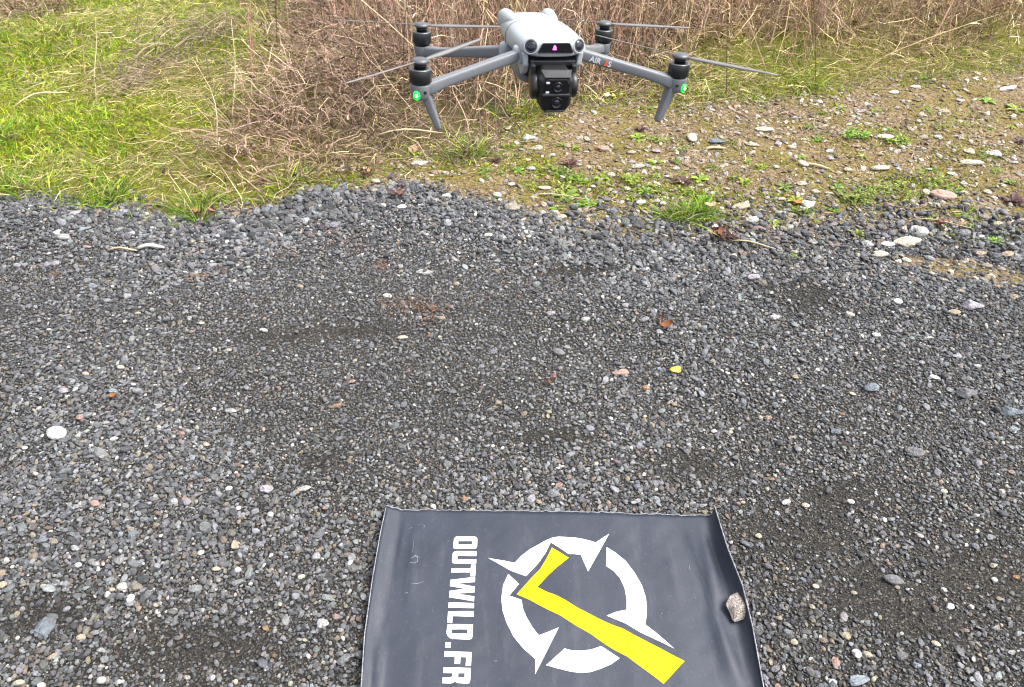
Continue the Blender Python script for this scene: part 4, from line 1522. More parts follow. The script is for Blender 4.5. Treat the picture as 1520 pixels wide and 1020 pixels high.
# lettering on the right front arm
def arm_text(txt, t0, mat, size):
    cu = bpy.data.curves.new('lettering', 'FONT')
    cu.body = txt
    cu.size = 1.0
    cu.extrude = 0.0
    cu.offset = 0.018
    to = bpy.data.objects.new('lettering', cu)
    COL.objects.link(to)
    me = bpy.data.meshes.new_from_object(to.evaluated_get(bpy.context.evaluated_depsgraph_get()))
    bpy.data.objects.remove(to)
    a_, b_ = Vector((30, 19.5, 9.6)), Vector((92, 4, -4.9))
    d = (b_ - a_).normalized()
    nrm = Vector((0, 0, 1)).cross(d).normalized()
    nrm = -nrm if nrm.y > 0 else nrm
    u = d.cross(nrm)
    u = u if u.z > 0 else -u
    p0 = a_ + (b_ - a_) * t0 + nrm * 5.05 - u * size * 0.36
    w = max(v.co.x for v in me.vertices)
    for v in me.vertices:
        v.co = (p0 + d * v.co.x * size * 1.0 + u * v.co.y * size + nrm * 0.1) * MM
    me.materials.clear()
    me.materials.append(mat)
    obj('lettering', me, drone)['label'] = 'printed characters on the right front arm reading ' + txt
    return w * size / (b_ - a_).length


w_ = arm_text('AIR', 0.13, M_lwhite, 6.9)
w2 = arm_text('3', 0.13 + w_ + .045, M_orange, 6.9)
arm_text('S', 0.13 + w_ + w2 + .055, M_lwhite, 6.9)

# ------------------------------------------------------------------ single stones
HUE = dict(white=(.74, .73, .69), cream=(.64, .57, .44), tan=(.44, .35, .24), grey=(.21, .21, .22), pale=(.48, .48, .46), blue=(.30, .34, .38), slate=(.19, .22, .25),
           pink=(.47, .31, .25), lilac=(.46, .42, .46), orange=(.46, .28, .16), dark=(.075, .078, .085), brown=(.27, .17, .10), taupe=(.33, .29, .23), beige=(.56, .47, .34))
SM = {'round': [stone_mesh('stone', 600 + i, 0.2, M_stone, 4) for i in range(5)],
      'angular': [stone_mesh('stone', 640 + i, 1.0, M_stone, 4) for i in range(5)]}
stone_n = 0
LANDMARKS = []          # (x, y, short name) of stones with a description of their own


def put_stone(x, y, w, h, hue, shape, label, group=None, zextra=0.0, base=None, thick=0.5):
    global stone_n
    stone_n += 1
    r = random.Random(900 + stone_n)
    g = base or ground_point(x, y + h * 0.25)
    s = depth_of(g) / F_PX
    ray_ = ray(x, y)
    dep = math.asin(-ray_[2] / np.linalg.norm(ray_))
    W_, H_ = w * s, h * s
    lz = min(W_, H_ * 1.3) * thick
    ly = max((H_ - lz * cos(dep) * 0.8) / sin(dep), 0.45 * W_, 0.006)
    o = obj('stone', SM[shape][r.randrange(5)], None, (g.x, g.y, g.z + lz * 0.22 + zextra + 0.003))
    m_ = o.data
    co = [v.co for v in m_.vertices]
    dims = [max(c[i] for c in co) - min(c[i] for c in co) for i in range(3)]
    o.scale = (W_ / dims[0], ly / dims[1], lz / dims[2])
    o.rotation_euler = (r.uniform(-.12, .12), r.uniform(-.12, .12), r.uniform(-.35, .35) + (pi if r.random() < .5 else 0))
    c = HUE[hue]
    f_ = r.uniform(.9, 1.1)
    f_ *= .72
    o.color = (c[0] * f_, c[1] * f_, c[2] * f_, 1)
    return tag(o, label, 'stone', group)


for (x, y, w, h, hue, shape, label, short) in [
    (86, 641, 33, 24, 'white', 'round', 'large smooth white stone on the gravel near the left border', 'large white stone at left'),
    (70, 923, 26, 34, 'slate', 'angular', 'flat blue grey shard standing out in the lower left gravel', 'blue grey shard'),
    (183, 869, 17, 14, 'white', 'round', 'rounded white pebble, left one of a close pair in the lower left gravel', 'lower left white pair'),
    (195, 886, 12, 15, 'white', 'round', 'upright oval white pebble just below a rounded white one, lower left', None),
    (203, 867, 18, 17, 'taupe', 'round', 'taupe rounded pebble touching a white pebble in the lower left gravel', None),
    (344, 609, 19, 11, 'pale', 'angular', 'pale bluish white streaked stone in the middle of the left gravel', 'pale streaked stone'),
    (396, 725, 21, 16, 'lilac', 'angular', 'pinkish grey angular stone left of the mat', 'pinkish grey stone left of the mat'),
    (96, 579, 16, 12, 'lilac', 'angular', 'pale violet stone above the large white stone at left', None),
    (168, 580, 15, 9, 'blue', 'round', 'light blue grey pebble right above an orange chip at left', 'light blue pebble at left'),
    (269, 643, 13, 9, 'pink', 'angular', 'flat pink pebble right of the large white stone', None),
    (142, 747, 15, 11, 'pink', 'round', 'pink pebble below the large white stone', 'lower pink pebble'),
    (275, 741, 12, 11, 'pink', 'round', 'round reddish pink pebble in the lower left gravel', 'reddish pink pebble'),
    (1150, 470, 16, 10, 'white', 'round', 'white oval pebble on the gravel right of centre', 'white oval pebble right of centre'),
    (1261, 466, 14, 9, 'cream', 'round', 'cream oval pebble right of a white oval pebble, on dark gravel', None),
    (1332, 447, 14, 11, 'white', 'round', 'greyish white egg shaped pebble left of the lilac stone at right', 'egg shaped pebble'),
    (1416, 463, 21, 10, 'tan', 'round', 'tan elongated oval pebble below the lilac stone at right', 'tan oval pebble at right'),
    (1443, 451, 29, 21, 'lilac', 'angular', 'lilac grey angular stone on the gravel at right', 'lilac stone at right'),
    (1118, 411, 19, 14, 'lilac', 'angular', 'pinkish white blocky stone on the upper right gravel', 'pinkish white blocky stone'),
    (1434, 580, 30, 24, 'grey', 'angular', 'rough grey clod on the right gravel', 'rough grey clod'),
    (1500, 608, 36, 22, 'slate', 'angular', 'flat slate grey stone at the right border', 'flat slate stone at right border'),
    (1356, 668, 28, 19, 'grey', 'angular', 'pointed grey stone in the lower right gravel', 'pointed grey stone'),
    (1292, 573, 27, 19, 'slate', 'angular', 'dark blue grey angular stone on the right gravel', 'dark blue grey stone'),
    (1274, 1008, 33, 17, 'blue', 'angular', 'light blue flat stone at the bottom border right of the mat', 'light blue flat stone'),
    (1271, 968, 13, 15, 'white', 'round', 'whitish pebble, left one of a pair above the light blue flat stone', None),
    (1287, 970, 14, 11, 'cream', 'round', 'cream pebble, right one of a pair above the light blue flat stone', None),
    (1325, 859, 29, 17, 'grey', 'round', 'long rounded grey stone right of the mat', 'long grey stone'),
    (1409, 899, 17, 11, 'white', 'angular', 'thin white sliver of stone in the lower right gravel', 'white sliver'),
    (1240, 980, 13, 17, 'pink', 'angular', 'small pinkish shard right of the mat near the bottom', None),
    (1262, 744, 11, 9, 'white', 'round', 'white pebble on a patch of dark grit right of the mat', 'white pebble on dark grit'),
    (1474, 838, 12, 10, 'cream', 'angular', 'cream chip at far lower right of the gravel', None),
    (598, 307, 18, 9, 'white', 'round', 'white oval stone at the grass edge left of the mossy strip', 'white oval stone at the edge'),
    (663, 290, 14, 8, 'white', 'angular', 'small white stone where gravel meets soil above the white oval stone', None),
    (569, 305, 10, 8, 'cream', 'round', 'small cream pebble left of the white oval stone at the gravel edge', None),
    (760, 307, 23, 18, 'taupe', 'round', 'rounded taupe cobble at the gravel edge below the drone', 'taupe cobble'),
    (725, 349, 13, 9, 'white', 'angular', 'white chip on the gravel below the taupe cobble', 'white chip below the taupe cobble'),
    (630, 404, 27, 9, 'pale', 'angular', 'pale grey flat shard on the upper middle gravel', 'pale flat shard'),
    (575, 439, 13, 8, 'white', 'round', 'white round pebble above the rust brown leaf crumbs', 'white pebble above leaf crumbs'),
    (598, 501, 16, 8, 'cream', 'round', 'cream oval pebble below the rust brown leaf crumbs', 'cream pebble below leaf crumbs'),
    (392, 490, 15, 7, 'white', 'round', 'flat white pebble on the left middle gravel', 'flat white pebble left of centre'),
    (869, 473, 13, 7, 'white', 'round', 'white oval pebble in the middle of the gravel', 'white oval in the middle'),
    (818, 464, 15, 9, 'lilac', 'angular', 'pale violet shard left of the white oval in the middle', None),
    (829, 522, 19, 14, 'grey', 'round', 'grey rounded stone on the middle gravel', 'grey stone in the middle'),
    (921, 552, 27, 11, 'pink', 'angular', 'flat pinkish stone left of the yellow chip', 'flat pinkish stone'),
    (959, 575, 12, 10, 'orange', 'round', 'orange brown pebble below the yellow chip', 'orange brown pebble'),
    (979, 493, 11, 9, 'pale', 'angular', 'bluish white chip under the orange dead leaf', None),
    (95, 351, 21, 11, 'pale', 'round', 'pale grey stone near the left grass edge', 'pale stone near left grass'),
    (88, 345, 13, 10, 'white', 'angular', 'white chip touching the pale grey stone near the left grass edge', None),
    (126, 339, 21, 10, 'blue', 'angular', 'light blue grey stone below the grass on the left', None),
    (151, 315, 14, 9, 'pink', 'angular', 'pinkish white stone half under the left grass edge', None),
    (112, 316, 18, 12, 'lilac', 'angular', 'lilac grey stone against the left grass edge', None),
    (91, 328, 18, 10, 'taupe', 'angular', 'taupe stone at the left grass edge', None),
    (138, 424, 17, 9, 'blue', 'angular', 'pale blue stone on the left gravel below the bone white stick', 'pale blue stone'),
    (189, 439, 13, 10, 'pale', 'angular', 'grey three cornered stone right of the pale blue stone', None),
    (262, 323, 18, 8, 'cream', 'angular', 'cream slab lying under the overhanging green tuft', 'cream slab'),
    (1027, 203, 15, 16, 'cream', 'round', 'cream egg stone standing upright on the soil right of the drone leg', 'cream egg stone'),
    (1065, 210, 27, 9, 'slate', 'angular', 'flat blue grey stone on the soil beside the cream egg stone', None),
    (1134, 192, 27, 8, 'cream', 'round', 'flat cream stone on the soil well right of the cream egg stone', 'flat cream stone'),
    (1221, 187, 17, 8, 'tan', 'round', 'tan flat stone in the middle of the far soil', 'tan flat stone on far soil'),
    (1314, 203, 25, 9, 'cream', 'round', 'long cream stone among weeds on the far soil', 'long cream stone'),
    (1192, 243, 16, 10, 'cream', 'round', 'bright cream pebble at the end of a pale stick', 'cream pebble by the stick'),
    (1306, 249, 29, 11, 'cream', 'round', 'broad cream oval stone in the middle of the soil', 'broad cream oval stone'),
    (1442, 240, 33, 10, 'cream', 'round', 'longest flat cream stone on the soil at far right', 'longest cream stone'),
    (1474, 227, 23, 11, 'white', 'angular', 'whitish stone right above the longest cream stone', None),
    (1438, 224, 17, 10, 'cream', 'angular', 'small cream block left above the longest cream stone', None),
    (1399, 288, 37, 19, 'pink', 'round', 'large pinkish tan stone on the right soil', 'large pinkish tan stone'),
    (1198, 302, 20, 15, 'white', 'angular', 'cream white block on the soil at the gravel edge', 'cream white block'),
    (1099, 306, 29, 11, 'beige', 'round', 'long beige oval stone right of the bright grass tuft', 'long beige oval stone'),
    (1116, 326, 20, 12, 'pale', 'round', 'pale greenish oval stone below the long beige oval stone', None),
    (1124, 319, 16, 12, 'grey', 'round', 'grey pebble wedged behind the pale greenish oval stone', None),
    (1063, 337, 13, 15, 'white', 'round', 'white upright pebble beside brown dead leaves', 'white upright pebble'),
    (1362, 340, 27, 22, 'pale', 'round', 'light grey domed rock at the gravel edge on the right', 'grey domed rock'),
    (1345, 357, 44, 19, 'cream', 'round', 'cream flat rock in front of the light grey domed rock', 'cream flat rock'),
    (1318, 362, 24, 8, 'white', 'round', 'thin white slab left of the cream flat rock', None),
    (1287, 361, 19, 12, 'pale', 'round', 'pale grey pebble left of the thin white slab', None),
    (1304, 377, 27, 12, 'cream', 'round', 'cream oval stone lying on the gravel below the thin white slab', 'cream oval below the slab'),
    (1339, 394, 12, 9, 'brown', 'round', 'small round brown pebble below the cream flat rock', None),
    (1427, 332, 17, 10, 'orange', 'round', 'orange tan oval pebble on the right soil', 'orange tan pebble'),
    (1429, 345, 22, 14, 'grey', 'round', 'grey cobble just below the orange tan oval pebble', None),
    (1455, 376, 18, 9, 'tan', 'round', 'tan oval pebble right of the cream flat rock on stony ground', None),
    (1494, 377, 18, 11, 'tan', 'round', 'tan pebble near the right border where soil meets gravel', 'tan pebble at right border'),
    (1496, 131, 31, 7, 'white', 'angular', 'white elongated stone near the top right corner', 'white stone near top right'),
    (785, 203, 19, 13, 'white', 'angular', 'white crumbly stone on moss below the drone camera', 'white crumbly stone'),
    (797, 219, 18, 9, 'cream', 'angular', 'cream chip just below the white crumbly stone', None),
    (895, 220, 19, 10, 'pink', 'round', 'flat pinkish stone on the soil below the right drone arm', 'pinkish stone on soil'),
    (947, 246, 21, 10, 'cream', 'round', 'domed cream stone in the middle of the near soil', 'domed cream stone'),
    (907, 259, 13, 9, 'cream', 'round', 'tilted cream pebble left of the domed cream stone', None),
    (788, 250, 14, 8, 'pale', 'round', 'pale flat pebble left of green weeds below the drone', None),
    (759, 273, 11, 8, 'white', 'angular', 'white chip on bare brown soil above the taupe cobble', None),
    (808, 279, 20, 7, 'cream', 'round', 'long cream pebble on soil right above the taupe cobble', 'long cream pebble'),
    (738, 289, 13, 9, 'white', 'round', 'white pebble left above the taupe cobble', None),
    (826, 343, 20, 7, 'white', 'round', 'flat white stone on the gravel right of the taupe cobble', 'flat white stone'),
    (855, 305, 13, 7, 'white', 'round', 'white pebble among weeds right of the taupe cobble', None),
    (834, 321, 15, 10, 'cream', 'angular', 'cream stone on the gravel edge above the flat white stone', None),
    (951, 300, 15, 9, 'white', 'round', 'white stone left of the bright grass tuft at the gravel edge', None),
    (623, 242, 25, 11, 'white', 'angular', 'jagged white stone under the left drone leg', 'jagged white stone'),
    (558, 269, 15, 8, 'cream', 'round', 'cream oval pebble on soil left of the jagged white stone', None),
    (557, 283, 13, 7, 'beige', 'round', 'beige pebble below a cream oval pebble on soil', None),
    (893, 308, 15, 9, 'dark', 'angular', 'dark grey stone among pale ones at the gravel edge', None),
    (871, 345, 12, 10, 'taupe', 'round', 'taupe pebble right of the flat white stone', None),
    (70, 660, 0, 0, 'grey', 'round', None, None),
]:
    if not label:
        continue
    put_stone(x, y, w, h, hue, shape, label)
    if short:
        LANDMARKS.append((x, y, short))

USED = set()


def where(x, y):
    """where something lies, told from the nearest described stone"""
    for lx, ly, nm in sorted(LANDMARKS, key=lambda q_: (q_[0] - x) ** 2 + ((q_[1] - y) * 1.6) ** 2)[:5]:
        dx, dy = x - lx, y - ly
        if abs(dx) > 1.5 * abs(dy):
            d = 'right of' if dx > 0 else 'left of'
        else:
            d = 'below' if dy > 0 else 'above'
        yield ('just ' if math.hypot(dx, dy) < 45 else '') + d + ' the ' + nm


def unique(head, x, y):
    for w_ in where(x, y):
        lab = head + ' ' + w_
        key = lab.replace('just ', '')
        if key not in USED:
            USED.add(key)
            return ' '.join(lab.split()[:16])
    for w_ in where(x, y):
        return head + ' among others ' + w_


SMALL = [(120, 619, 12, 11, 'pink'), (170, 651, 12, 8, 'white'), (402, 763, 10, 9, 'white'), (307, 660, 10, 7, 'cream'), (38, 665, 9, 7, 'white'), (66, 870, 11, 8, 'beige'), (218, 770, 10, 8, 'blue'),
         (452, 724, 22, 12, 'pale'), (300, 905, 12, 9, 'pale'), (121, 945, 13, 10, 'beige'), (153, 965, 18, 8, 'pale'), (30, 1012, 16, 10, 'cream'), (152, 1008, 15, 12, 'white'), (480, 924, 18, 16, 'pale'),
         (322, 844, 14, 9, 'cream'), (354, 845, 10, 9, 'white'), (235, 907, 9, 9, 'white'), (65, 802, 16, 9, 'blue'), (82, 803, 14, 10, 'taupe'), (144, 836, 13, 10, 'pale'), (117, 838, 11, 9, 'white'),
         (5, 867, 13, 12, 'beige'), (395, 931, 9, 9, 'orange'), (408, 973, 8, 7, 'brown'), (440, 730, 10, 9, 'tan'), (500, 602, 18, 9, 'orange'), (740, 598, 9, 7, 'tan'), (523, 566, 12, 8, 'pink'),
         (340, 520, 9, 6, 'cream'), (446, 425, 11, 7, 'tan'), (655, 472, 13, 8, 'taupe'), (907, 414, 12, 9, 'pale'), (800, 745, 9, 8, 'tan'), (830, 720, 12, 11, 'pink'), (690, 740, 10, 9, 'orange'),
         (1265, 585, 10, 6, 'cream'), (1250, 615, 8, 6, 'orange'), (1000, 600, 9, 7, 'tan'), (1140, 620, 10, 8, 'pink'), (1160, 690, 9, 8, 'orange'), (1060, 640, 10, 7, 'white'), (1180, 560, 10, 7, 'tan'),
         (1345, 386, 14, 9, 'cream'), (1375, 395, 12, 8, 'taupe'), (1464, 394, 16, 9, 'taupe'), (1512, 385, 15, 9, 'grey'), (1400, 415, 12, 6, 'beige'), (1410, 403, 9, 6, 'cream'), (1470, 410, 13, 7, 'beige'),
         (1425, 432, 10, 6, 'tan'), (1505, 440, 16, 8, 'tan'), (1480, 425, 10, 6, 'orange'), (1383, 406, 10, 6, 'cream'), (1116, 214, 20, 7, 'beige'), (1175, 218, 14, 7, 'cream'), (1326, 137, 14, 6, 'white'),
         (1358, 129, 15, 5, 'white'), (1400, 165, 18, 8, 'tan'), (1216, 151, 10, 6, 'white'), (1425, 149, 16, 5, 'pale'), (842, 216, 11, 9, 'tan'), (937, 226, 14, 7, 'cream'), (974, 224, 15, 8, 'lilac'),
         (1003, 250, 12, 6, 'pale'), (900, 295, 15, 9, 'grey'), (1220, 254, 8, 6, 'blue'), (1233, 235, 10, 8, 'lilac'), (1270, 217, 14, 6, 'pink'), (1258, 252, 13, 8, 'beige'), (1330, 245, 9, 7, 'blue'),
         (1190, 272, 16, 8, 'cream'), (1210, 284, 12, 8, 'cream'), (1230, 287, 14, 5, 'beige'), (1160, 295, 12, 7, 'cream'), (1162, 316, 14, 6, 'white'), (1375, 285, 12, 11, 'cream'), (1430, 272, 10, 7, 'white'),
         (1465, 285, 12, 8, 'cream'), (1460, 322, 14, 7, 'taupe'), (1480, 332, 16, 8, 'beige'), (1045, 350, 16, 9, 'taupe'), (1075, 330, 14, 10, 'grey'), (1240, 305, 10, 8, 'tan'), (1412, 258, 14, 6, 'white'),
         (1505, 241, 12, 5, 'pale'), (1390, 203, 8, 6, 'white'), (1250, 198, 10, 6, 'beige'), (1155, 213, 10, 9, 'lilac'), (1152, 248, 8, 6, 'white'), (1304, 228, 12, 7, 'tan'), (1338, 218, 10, 6, 'cream'),
         (870, 205, 8, 5, 'cream'), (990, 262, 9, 5, 'white'), (1040, 275, 9, 5, 'cream'), (820, 230, 8, 6, 'white'), (860, 245, 7, 5, 'cream'), (1020, 235, 9, 5, 'cream'), (880, 277, 8, 6, 'white'),
         (912, 286, 10, 7, 'pale'), (931, 280, 9, 8, 'cream'), (1010, 318, 10, 7, 'pink'), (226, 338, 9, 6, 'white'), (214, 348, 15, 10, 'blue'), (74, 377, 8, 5, 'white'), (130, 366, 14, 6, 'pink'),
         (222, 336, 7, 6, 'white'), (300, 480, 9, 6, 'cream'), (205, 465, 9, 5, 'cream'), (180, 545, 12, 7, 'cream'), (128, 555, 12, 7, 'beige'), (1386, 560, 14, 8, 'white'), (1300, 497, 12, 8, 'white'),
         (1377, 501, 12, 5, 'white'), (1450, 543, 10, 7, 'white'), (1420, 528, 16, 9, 'lilac'), (1500, 700, 10, 8, 'pink'), (1473, 648, 14, 10, 'slate'), (1505, 637, 18, 9, 'blue'), (1240, 640, 16, 12, 'slate'),
         (1400, 875, 9, 8, 'white'), (1365, 795, 10, 8, 'cream'), (1300, 800, 12, 8, 'pale'), (1210, 870, 10, 9, 'cream'), (1205, 900, 9, 8, 'beige'), (1255, 942, 12, 13, 'beige'), (1178, 952, 11, 10, 'beige'),
         (1360, 986, 13, 10, 'blue'), (1388, 955, 14, 9, 'cream'), (1500, 968, 13, 8, 'pale'), (1338, 972, 18, 14, 'grey'), (1235, 1012, 12, 12, 'white'), (1470, 900, 15, 12, 'grey'), (1166, 745, 14, 9, 'white'),
         (1195, 750, 12, 9, 'cream'), (1145, 711, 9, 7, 'orange'), (1400, 729, 11, 8, 'cream'), (1486, 729, 9, 8, 'cream'), (1475, 860, 9, 8, 'white'), (1507, 856, 10, 8, 'orange'), (1125, 795, 10, 9, 'cream')]
for (x, y, w, h, hue) in SMALL:
    nm = {'pale': 'pale grey', 'blue': 'light blue', 'slate': 'slate blue', 'dark': 'dark grey'}.get(hue, hue)
    put_stone(x, y, w, h, hue, 'round' if hue in ('white', 'cream', 'beige', 'tan', 'taupe') else 'angular', unique('small ' + nm + ' pebble', x, y), 'small loose pebbles')

# stone that holds down the mat
g = Vector(mp(1091, 905, ZM))
o = put_stone(1091, 897, 33, 46, 'taupe', 'angular', 'speckled beige granite stone weighing down the right edge of the mat', None, 0.004, g, 0.62)
o.color = (.40, .35, .31, 1)
gm, nt, bs = new_mat('granite')
tc = N(nt, 'ShaderNodeTexCoord')
n1, n2 = noise(nt, 5, 5, tc.outputs['Object'], .7), noise(nt, 16, 3, tc.outputs['Object'], .7)
c1 = ramp(nt, n1.outputs['Fac'], [(.35, (.20, .17, .15)), (.55, (.36, .32, .285)), (.7, (.46, .42, .38))])
c2 = ramp(nt, n2.outputs['Fac'], [(.38, (.35, .33, .32)), (.5, (1, 1, 1)), (.66, (1.25, 1.2, 1.15))])
nt.links.new(mixc(nt, 1.0, c1.outputs[0], c2.outputs[0], 'MULTIPLY'), bs.inputs['Base Color'])
bs.inputs['Roughness'].default_value = .85
bump(nt, bs, n2.outputs['Fac'], .6, .05)
o.data = stone_mesh('granite_stone', 796, 0.75, gm, 4)
for v in o.data.vertices:
    v.co *= 1 + .05 * float(sn(v.co.x * 9 + v.co.z * 5, v.co.y * 9, 797)) + .10 * v.co.y
vv = np.array([v.co[:] for v in o.data.vertices])
dm = vv.max(0) - vv.min(0)
sc = 33 * depth_of(g) / F_PX
o.scale = (sc / dm[0], sc * 1.45 / dm[1], sc * .62 / dm[2])
o.location.z = g.z + sc * .30
o.rotation_euler = (0.1, 0.25, -0.25)
o.name = 'granite_stone'
LANDMARKS.append((1091, 897, 'granite stone on the mat'))

# ------------------------------------------------------------------ weeds
def rosette(name, seed, nl, pal, upright=0.35, wide=0.34):
    """rosette about 1 m across, scaled when placed: leaves with a midrib fold, pointing all round"""
    r = np.random.default_rng(seed)
    V, T, C = [], [], []
    for i in range(nl):
        a = 2 * pi * i / nl * 2.4 + r.normal(0, .25)
        ln = r.uniform(.28, .52)
        el = np.clip(r.normal(upright, .22), .05, 1.2)
        w = ln * wide * r.uniform(.8, 1.2)
        d, s = np.array([cos(a), sin(a)]), np.array([-sin(a), cos(a)])
        c = pick(pal, 1, r)[0]
        b = len(V)
        for t, ww in ((0, .12), (.35, .75), (.65, 1.0), (.9, .5)):
            rad, z = ln * t * cos(el), ln * (t * sin(el) - .5 * t * t * sin(el)) + .01
            for sg in (-1, 0, 1):
                p = d * rad + s * sg * w * ww / 2
                V.append((p[0], p[1], z + abs(sg) * .03 * ww))
                C.append(c * (.75 + .4 * t) * (1.0 if sg else .9))
        tip = len(V)
        V.append((*(d * ln * cos(el)), ln * .5 * sin(el)))
        C.append(c * 1.1)
        for q_ in range(3):
            for e_ in range(2):
                k0 = b + q_ * 3 + e_
                T += [(k0, k0 + 1, k0 + 4), (k0, k0 + 4, k0 + 3)]
        T += [(b + 9, b + 10, tip), (b + 10, b + 11, tip)]
    return mesh_np(name, np.array(V), None, np.array(T), M_weed, True, np.clip(np.array(C), 0, 1))


WEED = np.array([(0.13, 0.25, 0.018), (0.17, 0.29, 0.02), (0.10, 0.20, 0.018), (0.22, 0.30, 0.03)])
WINE = np.array([(0.085, 0.04, 0.035), (0.065, 0.036, 0.034), (0.11, 0.055, 0.038)])
def clump(name, seed, nl, pal):
    r = np.random.default_rng(seed)
    kc = r.normal(0, .2, (5, 2)) * np.array([1.3, .8])
    V, T, C = [], [], []
    for i in range(nl):
        c0 = kc[r.integers(0, 5)] + r.normal(0, .10, 2)
        a, el = r.uniform(0, 6.28), r.uniform(-.1, .9)
        ln, w = r.uniform(.10, .22), r.uniform(.05, .10)
        z = abs(r.normal(.10, .07))
        d, sd_ = np.array([cos(a) * cos(el), sin(a) * cos(el), sin(el)]), np.array([-sin(a), cos(a), 0])
        o_ = np.array([c0[0], c0[1], z])
        b = len(V)
        V += [o_, o_ + d * ln * .5 + sd_ * w / 2, o_ + d * ln * .5 - sd_ * w / 2 + np.array([0, 0, .01]), o_ + d * ln]
        T += [(b, b + 1, b + 3), (b, b + 3, b + 2)]
        c = pick(pal, 1, r)[0] * r.uniform(.6, 1.3)
        C += [c * .8, c, c, c * 1.1]
    return mesh_np(name, np.array(V), None, np.array(T), M_weed, True, np.clip(np.array(C), 0, 1))


weed_me = [rosette('weed', 800, 12, WEED, .4, .36), clump('weed', 801, 70, WEED), clump('weed', 802, 100, WEED), rosette('weed', 803, 20, WEED, .65, .26), clump('weed', 804, 55, WEED), rosette('weed', 805, 9, WEED, .3, .42), clump('weed', 806, 130, WEED)]
wine_me = [rosette('weed', 820 + i, 14, WINE, .5, .36) for i in range(2)]
WEEDS = [(837, 213, 24), (855, 218, 22), (860, 264, 26), (797, 248, 26), (826, 252, 26), (933, 264, 30), (972, 238, 26), (1054, 247, 24), (893, 262, 22), (792, 275, 22), (834, 279, 26), (841, 289, 34), (938, 293, 26), (826, 305, 22),
         (974, 258, 22), (1016, 284, 30), (1045, 294, 30), (871, 300, 24), (974, 280, 28), (1039, 263, 26), (1000, 237, 16), (946, 201, 22), (971, 206, 18), (1016, 219, 18), (1087, 209, 18), (718, 252, 22), (742, 254, 18),
         (1106, 268, 18), (1164, 274, 28), (1181, 296, 28), (1190, 313, 26), (1233, 308, 20), (1280, 286, 28), (1278, 299, 34), (1242, 276, 26), (1315, 277, 28), (1337, 271, 34), (1354, 292, 26), (1395, 272, 30),
         (1416, 281, 28), (1149, 330, 30), (1180, 378, 24), (1272, 346, 26), (1270, 198, 28), (1319, 190, 16), (1332, 209, 24), (1196, 186, 20), (1110, 236, 20), (1134, 245, 18), (1190, 230, 20), (1382, 249, 20), (1457, 229, 22),
         (1395, 187, 20), (1432, 181, 18), (1468, 187, 16), (1500, 186, 18), (1507, 160, 30), (1442, 334, 26), (1419, 346, 14), (1481, 357, 22), (1382, 322, 18), (1216, 165, 14), (1246, 156, 18), (1300, 164, 16), (1464, 147, 22),
         (1371, 114, 20), (1376, 162, 22), (1280, 230, 24), (1440, 320, 20), (1025, 300, 34), (958, 282, 26), (1090, 262, 18), (1500, 268, 22), (1478, 250, 20), (760, 215, 24), (770, 250, 20), (1210, 205, 18), (1130, 160, 16)]
for i, (x, y, w) in enumerate(WEEDS):
    g = ground_point(x, y + 4)
    s = depth_of(g) / F_PX
    o = obj('weed', weed_me[(i * 3 + i // 4) % 7], None, g)
    wr = random.Random(1700 + i)
    q_ = wr.uniform(.75, 1.15)
    o.color = (q_ * wr.uniform(.85, 1.35), q_ * wr.uniform(.85, 1.05), q_ * wr.uniform(.8, 1.8), 1)
    w *= wr.uniform(.7, 1.2)
    z = w * s * 1.3
    o.scale = (z * wr.uniform(.85, 1.3), z * wr.uniform(.8, 1.1), z * wr.uniform(.6, .95))
    o.rotation_euler = (0, 0, i * 1.7)
    tag(o, unique('green leafy weed growing', x, y), 'weed', 'green weeds dotted over the soil')
for i, (x, y, w) in enumerate([(845, 242, 34), (951, 189, 24), (1012, 268, 34), (1502, 296, 40), (1513, 208, 26), (388, 268, 26), (735, 236, 26)]):
    g = ground_point(x, y + 4)
    s = depth_of(g) / F_PX
    o = obj('withered_weed', wine_me[i % 2], None, g)
    z = w * s * 1.15
    o.scale = (z, z, z)
    o.rotation_euler = (0, 0, i * 1.1)
    tag(o, unique('dark wine red withered weed', x, y), 'weed', 'withered red weeds on the soil')


# ------------------------------------------------------------------ dead leaves, sticks, chips
def leaf(px, py, w, h, col, label, seed, curl=.5, name='dead_leaf', zoff=.012, cat='leaf'):
    r = np.random.default_rng(seed)
    g = ground_point(px, py)
    s = depth_of(g) / F_PX
    ln, wd = w * s, h * s * 1.2
    V, T = [], []
    for i in range(9):
        t = i / 8
        ww = wd * (sin(t * pi) ** .6) / 2 * r.uniform(.8, 1.15) + .0004
        for j in (-2, -1, 0, 1, 2):
            V.append(((t - .5) * ln, j / 2 * ww, curl * ln * ((t - .5) ** 2 * .8 + .14 * abs(j / 2) ** 1.5) + r.normal(0, .0006)))
    for i in range(8):
        for j in range(4):
            a_ = i * 5 + j
            T.append((a_, a_ + 1, a_ + 6, a_ + 5))
    c = np.array(col) * (1 + .12 * r.normal(size=(len(V), 1)))
    o = obj(name, mesh_np(name, np.array(V), np.array(T), None, M_dry, True, np.clip(c, 0, 1)), None, (g.x, g.y, g.z + zoff))
    o.rotation_euler = (r.normal(0, .3), r.normal(0, .2), r.uniform(-.5, .5))
    return tag(o, label, cat)


